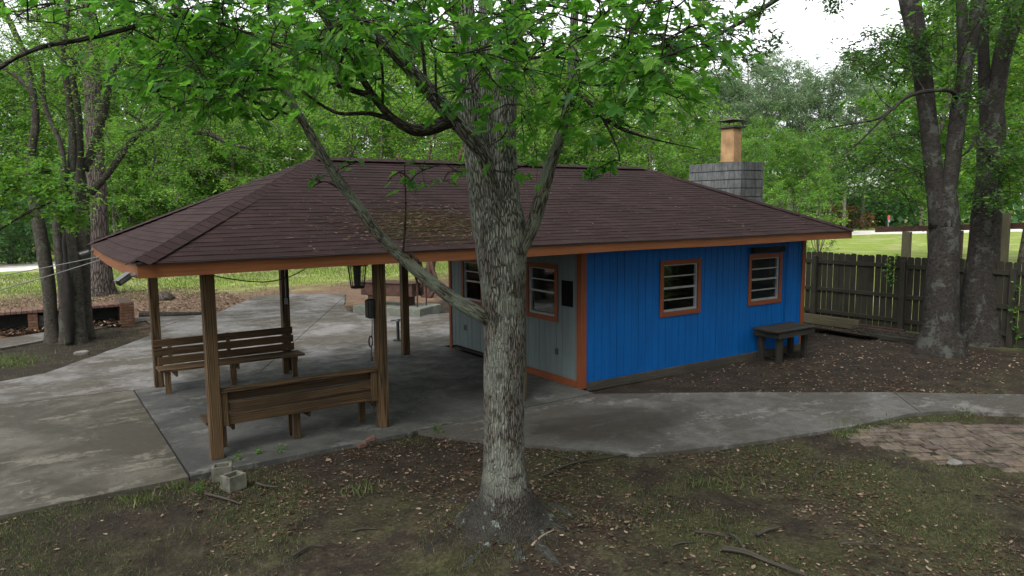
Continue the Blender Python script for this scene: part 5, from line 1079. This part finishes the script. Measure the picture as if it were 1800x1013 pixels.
# crape myrtle behind the grill
bc = G(750, 521, -0.03); dc = (bc-CP)@FW
near_tree('crape_myrtle', (bc[0], bc[1], -0.05), 'brown multi stemmed small tree behind the grill and the pavilion', [[(752, 528, dc, 22), (752, 500, dc, 17), (756, 470, dc, 16), (766, 430, dc, 14), (780, 380, dc, 11), (800, 300, dc, 8), (830, 220, dc, 5)], [(747, 526, dc, 12), (742, 500, dc, 11), (738, 470, dc, 11), (728, 420, dc, 10), (715, 350, dc, 8), (700, 270, dc, 5)], [(754, 526, dc-.2, 8), (768, 500, dc-.3, 6), (760, 470, dc-.2, 7), (750, 420, dc, 7), (748, 330, dc, 6), (760, 240, dc, 4)]],
    lambda g: box_clumps(g, [(90, 590, 960, 150, 300, dc-2.0, dc+2.5, .5, .9, 50, 90)]), 'rust', 'lf_bright', 0.11, oblong(), 74, 0.3, 0.3, twig=0.012, nseg=10)

# ---------------------------------------------------------------- woods beyond: prototypes, then copies
def proto(name, seed, h, r, base, leaf, size, shape, ncl, per, bark='bark_far', crown_k=1.0, pine=False, stem=0.16, up_=0.4):
    g = np.random.default_rng(seed); mb = MB(); P = spline([(0, 0, -0.1), (g.normal(0, .2), g.normal(0, .2), h*0.35), (g.normal(0, .4), g.normal(0, .4), h*0.7), (g.normal(0, .4), g.normal(0, .4), h*0.97)], 22)
    mb.tube(P, np.linspace(stem, 0.03, 22), 9, True, knobbly(P, None, 9, 0.08, seed)); W = [P]; cl = []
    for k in range(11 if not pine else 16):
        z = base*0.8+(h*0.93-base*0.8)*(k+g.uniform(0, .7))/(11 if not pine else 16); a = k*2.4+g.uniform(-.4, .4); t_ = (z-base*0.8)/(h-base*0.8); ln = r*((1-t_**1.7) if not pine else math.sqrt(max(0.05, 1-(1.55*t_-0.62)**2)))*g.uniform(0.6, 1.0)+0.3
        b_ = P[np.argmin(np.abs(P[:, 2]-z))]; e = b_+np.array([math.cos(a)*ln, math.sin(a)*ln, ln*(0.15 if pine else 0.45)]); S = spline([b_, (b_+e)/2+np.array([0, 0, 0.12*ln]), e], 9)
        mb.tube(S, np.linspace(stem*0.42*(1-0.6*t_), 0.018, 9), 6); W.append(S[3:])
        for q_ in range(int(ncl/(22 if not pine else 20))): s_ = S[g.integers(4, 9)]; cl.append((s_+g.normal(0, 0.16*r, 3)+np.array([0, 0, 0.25]), g.uniform(.55, 1.0)*crown_k, int(per*g.uniform(.6, 1.3))))
    W = np.concatenate(W)
    while len(cl) < ncl:
        d = g.normal(0, 1, 3); d /= np.linalg.norm(d); q_ = g.uniform(0.25, 1)**0.5; c = np.array([d[0]*r*q_, d[1]*r*q_, (base+h)/2+d[2]*(h-base)/2*q_])
        lump_ = 0.5+0.5*math.sin(c[0]*1.1+seed)*math.sin(c[1]*1.2+seed*2)*math.sin(c[2]*0.9+seed*3)
        if lump_ < 0.42: continue
        cl.append((c, g.uniform(.5, .95)*crown_k, int(per*g.uniform(.6, 1.3))))
    LP, LD, LT = clumps_to_leaves(mb, W, cl, g, 0.018, 6)
    t = empty(name, (0, 0, 0), '', 'tree'); mb.build('trunk', bark, t, smooth=True); me = leaf_mesh('crown', LP, size, shape, up=up_, droop=0.2, tint=LT, r=g, fwd=LD); link('crown', me, leaf, t); return t
def bush_proto(name, seed, h, r, leaf, size, shape, ncl, per):
    g = np.random.default_rng(seed); mb = MB(); W = []
    for k in range(9):
        a = k*2.4; e = np.array([math.cos(a)*r*.6*g.uniform(.3, 1), math.sin(a)*r*.6*g.uniform(.3, 1), h*g.uniform(.6, .9)]); S = spline([(0.1*math.cos(a), 0.1*math.sin(a), -.1), e*0.5+g.normal(0, .1, 3), e], 8); mb.tube(S, np.linspace(0.04, 0.012, 8), 5); W.append(S)
    W = np.concatenate(W); cl = []
    for _ in range(ncl):
        d = g.normal(0, 1, 3); d /= np.linalg.norm(d); q_ = g.uniform(.2, 1)**.5; cl.append(((d[0]*r*q_, d[1]*r*q_, max(0.15, h*.52+d[2]*h*.5*q_)), g.uniform(.3, .6)*min(1, r/2), int(per*g.uniform(.6, 1.3))))
    LP, LD, LT = clumps_to_leaves(mb, W, cl, g, 0.01, 5); t = empty(name, (0, 0, 0), '', 'bush'); mb.build('stem', 'bark_far', t); me = leaf_mesh('foliage', LP, size, shape, up=0.4, tint=LT, r=g, fwd=LD); link('foliage', me, leaf, t); return t
DI = diamond(0.72)
PRO = {
 'broad': proto('broadleaf_tree', 101, 15.5, 4.6, 3.5, 'lf_mid', 0.20, DI, 235, 85),
 'tall': proto('broadleaf_tree', 102, 19, 4.2, 4.5, 'lf_mid', 0.20, DI, 235, 85),
 'bright': proto('bright_tree', 103, 11.5, 4.0, 2.0, 'lf_bright', 0.17, DI, 190, 85),
 'dark': proto('shade_tree', 104, 13, 4.2, 1.6, 'lf_mid', 0.18, DI, 190, 85),
 'pine': proto('far_pine', 105, 19, 3.6, 8.0, 'lf_pine', 0.42, (np.array([(0, 0, 0), (0.10, 0.5, 0), (0, 1, 0), (-0.10, 0.5, 0)]), [(0, 1, 2, 3)]), 200, 80, 'bark_far', 1.0, True, 0.22, 0.2),
 'pine2': proto('far_pine', 106, 21, 3.8, 10.0, 'lf_pine', 0.42, (np.array([(0, 0, 0), (0.10, 0.5, 0), (0, 1, 0), (-0.10, 0.5, 0)]), [(0, 1, 2, 3)]), 190, 80, 'bark_far', 1.1, True, 0.24, 0.2),
 'yellow': proto('yellow_green_tree', 107, 11.5, 3.3, 3.6, 'lf_yellow', 0.15, DI, 110, 70),
 'bush': bush_proto('bush', 108, 3.4, 2.4, 'lf_mid', 0.15, DI, 60, 60),
 'darkbush': bush_proto('dark_bush', 109, 4.6, 2.9, 'lf_dark', 0.26, oblong(), 80, 55),
 'redbush': bush_proto('red_bush', 110, 2.6, 1.5, 'lf_red', 0.14, DI, 40, 50),
 'paleshrub': bush_proto('shrub', 111, 5.5, 2.3, 'lf_bright', 0.16, DI, 55, 45),
}
first = {}
def place(kind, px, depth, label, group, s_=1.0, rz=None, hs_=1.0):
    src = PRO[kind]; rz = g.uniform(0, 6.28) if rz is None else rz
    if kind not in first: o = src; first[kind] = 1
    else:
        o = src.copy(); COL.objects.link(o)
        for ch in list(src.children):
            c = ch.copy(); COL.objects.link(c); c.parent = o
    p = B(px, depth, -0.05); o.location = tuple(p); o.rotation_euler = (0, 0, rz); o.scale = (s_, s_, s_*hs_); o['label'] = label; o['group'] = group; return o
g = np.random.default_rng(5)
WL = 'leafy broadleaf tree in the wood across the road behind the pavilion'; GL = 'broadleaf trees of the wood'
BL = 'fresh bright green tree in the wood behind the pavilion'; GB = 'bright green trees of the wood'
DL = 'dark low crowned tree filling the wood edge beyond the road'; GD = 'dark trees of the wood edge'
PL = 'tall grey green pine in the stand beyond the road at right'; GP = 'far pines'
UL = 'leafy green bush at the foot of the wood'; GU = 'bushes at the foot of the wood'
for px, d_, s_ in ((-160, 46, 1.0), (-60, 56, 1.1), (40, 60, 1.0), (130, 54, 1.05), (250, 52, 1.0), (330, 60, 1.1), (430, 54, 1.0), (520, 62, 1.1), (620, 56, 1.05), (720, 64, 1.1), (820, 56, 1.0), (930, 62, 1.1), (1030, 54, 0.95), (1120, 64, 0.95)): place('broad' if g.uniform() < .5 else 'tall', px, d_, WL, GL, s_*g.uniform(.92, 1.08))
for px, d_, s_ in ((-100, 72, 1.1), (100, 76, 1.1), (200, 70, 1.1), (380, 74, 1.1), (480, 78, 1.2), (590, 74, 1.1), (690, 80, 1.2), (800, 74, 1.1), (900, 80, 1.1), (1010, 76, 1.0)): place('tall' if g.uniform() < .6 else 'broad', px, d_, WL, GL, s_)
for px, d_, s_ in ((-20, 66, 1.1), (60, 68, 1.15), (150, 65, 1.1), (290, 66, 1.1), (350, 68, 1.15), (410, 64, 1.1), (470, 67, 1.1), (550, 68, 1.15), (640, 66, 1.1), (740, 70, 1.1), (850, 68, 1.1), (960, 70, 1.1), (1060, 72, 1.0)): place('broad' if g.uniform() < .6 else 'tall', px, d_, WL, GL, s_)
for px, d_, s_ in ((200, 45, 0.8), (270, 46, 0.75), (330, 45, 0.8), (400, 46, 0.75), (560, 47, 0.95), (660, 46, 1.0), (860, 31, 0.85), (960, 33, 0.95), (1060, 31, 0.8), (1130, 38, 0.9), (1190, 44, 0.85), (450, 50, 0.95), (1000, 45, 1.1), (760, 48, 1.0)): place('bright', px, d_, BL, GB, s_*g.uniform(.94, 1.06))
for px, d_, s_ in ((230, 47, 0.62), (300, 49, 0.66), (370, 48, 0.62), (430, 52, 0.6), (160, 50, 0.6), (80, 52, 0.6), (500, 55, 0.6), (580, 56, 0.6), (680, 58, 0.6), (790, 57, 0.6), (-80, 50, 0.7), (880, 58, .6), (980, 58, .6), (1090, 60, .6), (1180, 64, .6)): place('dark', px, d_, DL, GD, s_*g.uniform(.94, 1.1))
for px, d_, s_ in ((1225, 88, 1.0), (1265, 80, 0.92), (1310, 84, 0.98), (1355, 90, 1.0), (1400, 82, 0.90), (1440, 86, 1.0), (1485, 80, 1.02), (1515, 88, 1.0), (1180, 84, 1.05), (1380, 96, 1.05), (1290, 98, 1.05), (1560, 92, 1.0), (1620, 88, 1.0)): place('pine' if g.uniform() < .5 else 'pine2', px, d_, PL, GP, s_)
for px, d_, s_, l in ((1235, 60, 0.66, 0), (1275, 66, 0.66, 0), (1320, 62, 0.56, 0), (1365, 68, 0.66, 0), (1415, 66, 0.60, 0), (1455, 72, .66, 0), (1340, 74, 0.72, 0), (1400, 76, .7, 0), (1455, 98, 0.75, 1), (1500, 104, 0.8, 1), (1545, 108, .8, 1), (1600, 106, .8, 1), (1660, 112, .8, 1), (1715, 110, .8, 1), (1790, 118, .9, 1), (1850, 116, .9, 1)): place('dark' if l else 'broad', px, d_, ['mid height leafy tree below the far pines', 'low dark tree at the far roadside behind the fence'][l], ['leafy trees below the pines', 'low trees at the far roadside'][l], s_*g.uniform(.95, 1.1))
for px, d_, s_, l in ((1385, 40, .85, 'sparse light green shrub rising right of the chimney'), (1440, 43, .75, 'taller loose green shrub between the chimney and the red shrubs'), (1350, 46, .8, 'light green shrub just behind the chimney')): place('paleshrub', px, d_, l, 'shrubs by the chimney', s_)
for px, d_, s_, l in ((1466, 88, 1.3, 'reddish young leafed shrub left of two at the roadside'), (1502, 89, 1.15, 'reddish young leafed shrub right of two at the roadside'), (1526, 86, .8, 'small reddish shrub beside the marker post')): place('redbush', px, d_, l, 'reddish shrubs', s_)
place('yellow', 1800, 36, 'yellow green tree glowing at the right edge behind the oaks', 'yellow green trees', 1.0); place('yellow', 1850, 30, 'taller yellow green tree at the far right edge', 'yellow green trees', 1.1)
for px, d_, s_, l in ((1648, 27, .70, 'small green understory tree left of the oaks beyond the fence'), (1668, 31, .75, 'green understory tree behind the left oak trunk'), (1722, 33, .75, 'green understory tree seen between the oaks'), (1738, 38, .85, 'green understory tree behind the right oak')):
    o = place('broad', px, d_, l, 'understory trees beyond the fence', s_)
for px, d_, s_ in ((10, 42, 1.0), (-50, 40, 1.0), (50, 45, .9)): place('darkbush', px, d_, ['broad dark large leafed bush across the road at left', 'dark large leafed bush at the left edge', 'dark large leafed bush right of its twins at left'][(10, -50, 50).index(px)], 'dark large leafed bushes', s_)
for i in range(26): place('bush', -120+i*52+g.uniform(-15, 15), g.uniform(50, 62), UL, GU, g.uniform(.7, 1.1))
for i in range(12): place('bush', 1230+i*55+g.uniform(-15, 15), g.uniform(94, 112), 'low green bush along the far roadside at right', 'bushes along the far roadside', g.uniform(.6, .9))
for k, (x, y, kind) in enumerate(((-9, -15, 'dark'), (-3.5, -18, 'broad'), (2.5, -17, 'dark'), (8, -15.5, 'broad'), (14, -13.5, 'dark'), (19, -9, 'broad'), (-13, -8, 'broad'), (-14, 0, 'dark'), (-1, -25, 'tall'), (9, -23, 'tall'), (17, -19, 'tall'), (-10, -22, 'tall'))):  # unseen trees, added outside the frame to shade the yard
    o = place(kind, 900, 10, 'unseen leafy tree added beyond the view to shade the near yard', 'unseen trees added for shade', g.uniform(.85, 1.05)); o.location = (x, y, -0.05)
# far wood: one mass that closes the horizon
gg = np.random.default_rng(77); P = []; th0 = math.atan2(FW[0], FW[1])
N_ = 52000; a = gg.uniform(th0-1.0, th0+1.0, N_); rr = gg.uniform(100, 135, N_); hh = 7.5+2.5*np.sin(a*23)+1.8*np.sin(a*57+1)+1.2*np.sin(a*131+2); z = hh*gg.uniform(0, 1, N_)**0.8
me = leaf_mesh('far_wood', np.stack([CX+rr*np.sin(a), CY+rr*np.cos(a), z], -1), 0.9, diamond(0.8), up=0.3, r=gg, tint=np.clip(0.4+0.3*np.sin(a*40)+gg.normal(0, .1, N_), 0, 1))
tag(link('far_wood', me, 'lf_dark'), 'far dark wood closing the horizon', 'wood', None, 'stuff')

# ================================================================== GROUND COVER
slabs = [[(-7, -0.6), (-2.14, -0.5), (2.42, -0.46), (5.7, -0.3), (5.9, 12), (-7, 12)]]
pathp = [(2.42, -0.46), (5.70, -0.335)]+[tuple(G(*p)[:2]) for p in [(1300, 689), (1575, 689), (1800, 693)]]+[(14.2, -6.6), (12.9, -7.3)]+[tuple(G(*p)[:2]) for p in [(1800, 727), (1660, 722), (1610, 725), (1500, 748), (1345, 773), (1200, 791), (1125, 798), (1050, 791), (900, 779), (800, 769), (735, 759)]]
pvp = [tuple(p) for p in pv]
def pip(x, y, P):
    c = np.zeros(len(x), bool)
    for (ax, ay), (bx2, by) in zip(P, P[1:]+P[:1]):
        k = (ay > y) != (by > y); c ^= k & (x < (bx2-ax)*(y-ay)/(by-ay+1e-12)+ax)
    return c
def scatter(n, x0, x1, y0, y1, dens=None, r=None):
    x = r.uniform(x0, x1, n); y = r.uniform(y0, y1, n); ok = ~(pip(x, y, slabs[0]) | pip(x, y, pathp) | pip(x, y, pvp)) & ~((x > XW-.1) & (x < XE+.05) & (y > 0) & (y < D))
    if dens is not None: ok &= r.uniform(0, 1, n) < dens(x, y)
    x, y = x[ok], y[ok]; return np.stack([x, y, ground_z(x, y)], -1)
gr = np.random.default_rng(31)
def gd_(x, y):   # where the grass is thick
    m = smooth_noise(x, y, 1.6, 41)*1.6+smooth_noise(x, y, 4.2, 42)*0.9; left = np.clip((1.2-x)/3.0, 0, 1); r_ = np.clip((x-5.5)/3, 0, 1)*np.clip((-4.6-y)/1.5, 0, 1)
    return np.clip(0.12+0.75*m+0.65*left+0.45*r_-0.5*np.exp(-((x-1.8)**2+(y+1.2)**2)/1.6)-0.6*np.clip((x-5)/1.5, 0, 1)*np.clip((y+3.4)/1.0, 0, 1), 0.01, 0.95)
Pg = scatter(300000, -5, 10.5, -8.6, -0.4, gd_, gr)
BL_ = (np.array([(-0.07, 0, 0), (0.07, 0, 0), (0.03, 0.6, 0.10), (0.0, 1.0, 0.32)]), [(0, 1, 2, 3)])
def blades(name, P, size, mat_, lab, r):
    n = len(P); V, F_ = BL_; th = r.uniform(0, 6.28, n); lean = r.normal(0, 0.55, (n, 2)); L = size*r.uniform(.5, 1.4, n); c, s_ = np.cos(th), np.sin(th)
    ax = np.stack([c, s_, 0*c], -1); upv = np.stack([lean[:, 0], lean[:, 1], np.ones(n)], -1); upv /= np.linalg.norm(upv, axis=1)[:, None]; fr = np.stack([-s_, c, 0*c], -1)
    VV = P[:, None]+L[:, None, None]*(V[None, :, 0:1]*ax[:, None]+V[None, :, 1:2]*upv[:, None]+V[None, :, 2:3]*fr[:, None])
    me = np_mesh(name, VV.reshape(-1, 3), np.arange(n*4), np.arange(n)*4, np.full(n, 4), None, np.clip(r.normal(.45, .25, n), 0, 1)); return tag(link(name, me, mat_), lab, 'grass', None, 'stuff')
blades('grass', Pg, 0.036, 'blade', 'short patchy grass on the yard', gr)
# tufts: rim of slabs, left clump
tp = []
for (px, py, n, rad, z) in ((20, 640, 700, 0.28, 0), (0, 632, 600, 0.3, 0), (962, 905, 120, 0.10, 0), (1000, 908, 160, 0.12, 0), (240, 880, 120, .1, 0), (310, 855, 60, .06, 0), (775, 765, 60, .05, 0), (1560, 742, 150, .2, 0), (1500, 752, 160, .15, 0), (1690, 727, 60, .1, 0), (1290, 845, 120, .2, 0), (1225, 850, 90, .15, 0), (640, 860, 90, .12, 0), (1480, 765, 120, .12, 0)):
    c = G(px, py, -0.04); q_ = gr.normal(0, rad, (n, 2)); tp.append(np.c_[c[0]+q_[:, 0], c[1]+q_[:, 1], np.full(n, -0.045)])
blades('grass', np.concatenate(tp), 0.075, 'blade', 'longer green grass tufts by paving edges and the left island', gr)
isl = np.stack([gr.uniform(-5, 1.2, 9000), gr.uniform(6, 13, 9000)], -1)
ip = [(-5, 7.0), (-2.25, 6.54), (-1.56, 6.86), (-.5, 8.41), (.6, 9.9), (.95, 12.6), (-.4, 12.0), (-1.68, 10.94), (-2.32, 10.4), (-5, 10.4)]
k = pip(isl[:, 0], isl[:, 1], ip) & (gr.uniform(0, 1, 9000) < np.clip(.35+.5*smooth_noise(isl[:, 0], isl[:, 1], 2.2, 51), .05, 1)); blades('grass', np.c_[isl[k], np.full(k.sum(), -.05)], 0.06, 'blade', 'thin grass on the left dirt island', gr)
lw = np.stack([gr.uniform(-6, 24, 60000), gr.uniform(16.5, 34, 60000)], -1); k = gr.uniform(0, 1, 60000) < np.clip((lw[:, 1]-16)/8+.5*smooth_noise(lw[:, 0], lw[:, 1], .9, 52), 0, 1); blades('grass', np.c_[lw[k], np.full(k.sum(), -.055)], 0.11, 'blade', 'mown lawn grass behind the pavilion', gr)
# dead leaves
lr = np.random.default_rng(33)
Pl = scatter(130000, -4.5, 11, -8.6, -0.4, lambda x, y: np.clip(0.22+0.75*smooth_noise(x, y, 1.2, 61)+0.45*smooth_noise(x, y, 4.5, 63)-0.3*np.clip((0-x)/3, 0, 1)+0.35*np.exp(-((x-2.5)**2+(y+1.3)**2)/2.5), .03, 1), lr); Pl[:, 2] += lr.uniform(0.004, 0.022, len(Pl))
LFsh = (np.array([(0, 0, 0), (0.26, 0.35, 0.12), (0.2, 0.75, 0.05), (0, 1, 0.16), (-0.2, 0.75, 0.10), (-0.26, 0.35, 0.05)]), [(0, 1, 2, 3), (0, 3, 4, 5)])
me = leaf_mesh('leaf_litter', Pl, 0.033*np.exp(lr.normal(0, .30, len(Pl))), LFsh, up=0.75, r=lr, tint=lr.beta(0.9, 1.7, len(Pl))); tag(link('leaf_litter', me, 'litter'), 'dry tan leaves scattered over the yard', 'leaves', None, 'stuff')
Pw = scatter(9000, 7.5, 16.5, -4.0, 2.5, lambda x, y: np.clip(.35+.5*smooth_noise(x, y, 1.5, 62), .05, 1), lr); Pw[:, 2] += .01
me = leaf_mesh('wood_chips', Pw, 0.05, LFsh, up=0.7, r=lr, tint=lr.uniform(.1, 1.0, len(Pw))); tag(link('wood_chips', me, 'litter'), 'pale chips and leaves on dark soil by the hut', 'chips', None, 'stuff')
ps = np.stack([lr.uniform(-6, 8, 12000), lr.uniform(13.6, 22, 12000)], -1); q_ = ~pip(ps[:, 0], ps[:, 1], [(4.7, 13), (4.76, 17), (7.7, 15.4), (7.8, 9), (14, 9), (14, 8)]) & (ps[:, 0] < 4.4)
me = leaf_mesh('pine_straw', np.c_[ps[q_], np.full(q_.sum(), -.04)], 0.09, LFsh, up=.7, r=lr); tag(link('pine_straw', me, 'litter'), 'brown pine straw under the pines', 'straw', None, 'stuff')
# leaves blown into the bays of the brick seat
me = leaf_mesh('leaf_pile', np.stack([lr.uniform(-5, .2, 2600), lr.uniform(12.35, 12.9, 2600), lr.uniform(-.04, .10, 2600)], -1), .10, LFsh, up=.5, r=lr); tag(link('leaf_pile', me, 'litter'), 'brown leaves blown into the bays of the brick seat', 'leaves', None, 'stuff')
# seedlings along the patio edge
for i, (px, py, lab) in enumerate(((490, 800, 'largest weed seedling at the patio edge below the front bench'), (455, 805, 'small weed seedling left of the larger one at the patio edge'), (420, 815, 'thin weed growing beside the hollow blocks'), (768, 760, 'low weed where path and patio meet'), (350, 868, 'tiny weed in the dark soil left of the hollow blocks'))):
    c = G(px, py, -0.05); g3 = np.random.default_rng(90+i); mb = MB(); LPq = []
    for k in range(5):
        e = c+np.array([g3.normal(0, .05), g3.normal(0, .05), g3.uniform(.06, .16)]); mb.tube(spline([c, (c+e)/2+g3.normal(0, .01, 3), e], 5), 0.003, 4)
        for q_ in range(4): LPq.append(c+(e-c)*(0.45+.18*q_))
    t = empty('weed_seedling', c, lab, 'weed', 'weeds along the patio edge'); mb.build('stem', 'lf_mid', t); me = leaf_mesh('leaves', LPq, .05, oblong(), up=.5, r=g3); link('leaves', me, 'lf_mid', t, world=True)
# vines on the fence
for i, (px, py0, py1, lab) in enumerate(((1571, 452, 500, 'green vine hanging on the fence left of the oaks'), (1790, 500, 590, 'green vine on the fence at the right edge'))):
    a_, b_ = zb, None; y = beam_y(px, FX); d = ray(px, py0); s_ = (FX-0.14-CX)/d[0]; top = CP+d*s_; d = ray(px, py1); s_ = (FX-0.14-CX)/d[0]; bot = CP+d*s_
    g3 = np.random.default_rng(95+i); mb = MB(); S = spline([top, (top+bot)/2+np.array([0, .06, 0]), bot], 10); mb.tube(S, .006, 5); t = empty('vine', bot, lab, 'vine', 'vines on the fence'); mb.build('stem', 'bark_dark', t)
    me = leaf_mesh('leaves', S[g3.integers(0, 10, 60)]+g3.normal(0, .05, (60, 3)), .08, DI, up=.2, r=g3); link('leaves', me, 'lf_mid', t, world=True)
# scrub at the fence foot and on the oak trunk
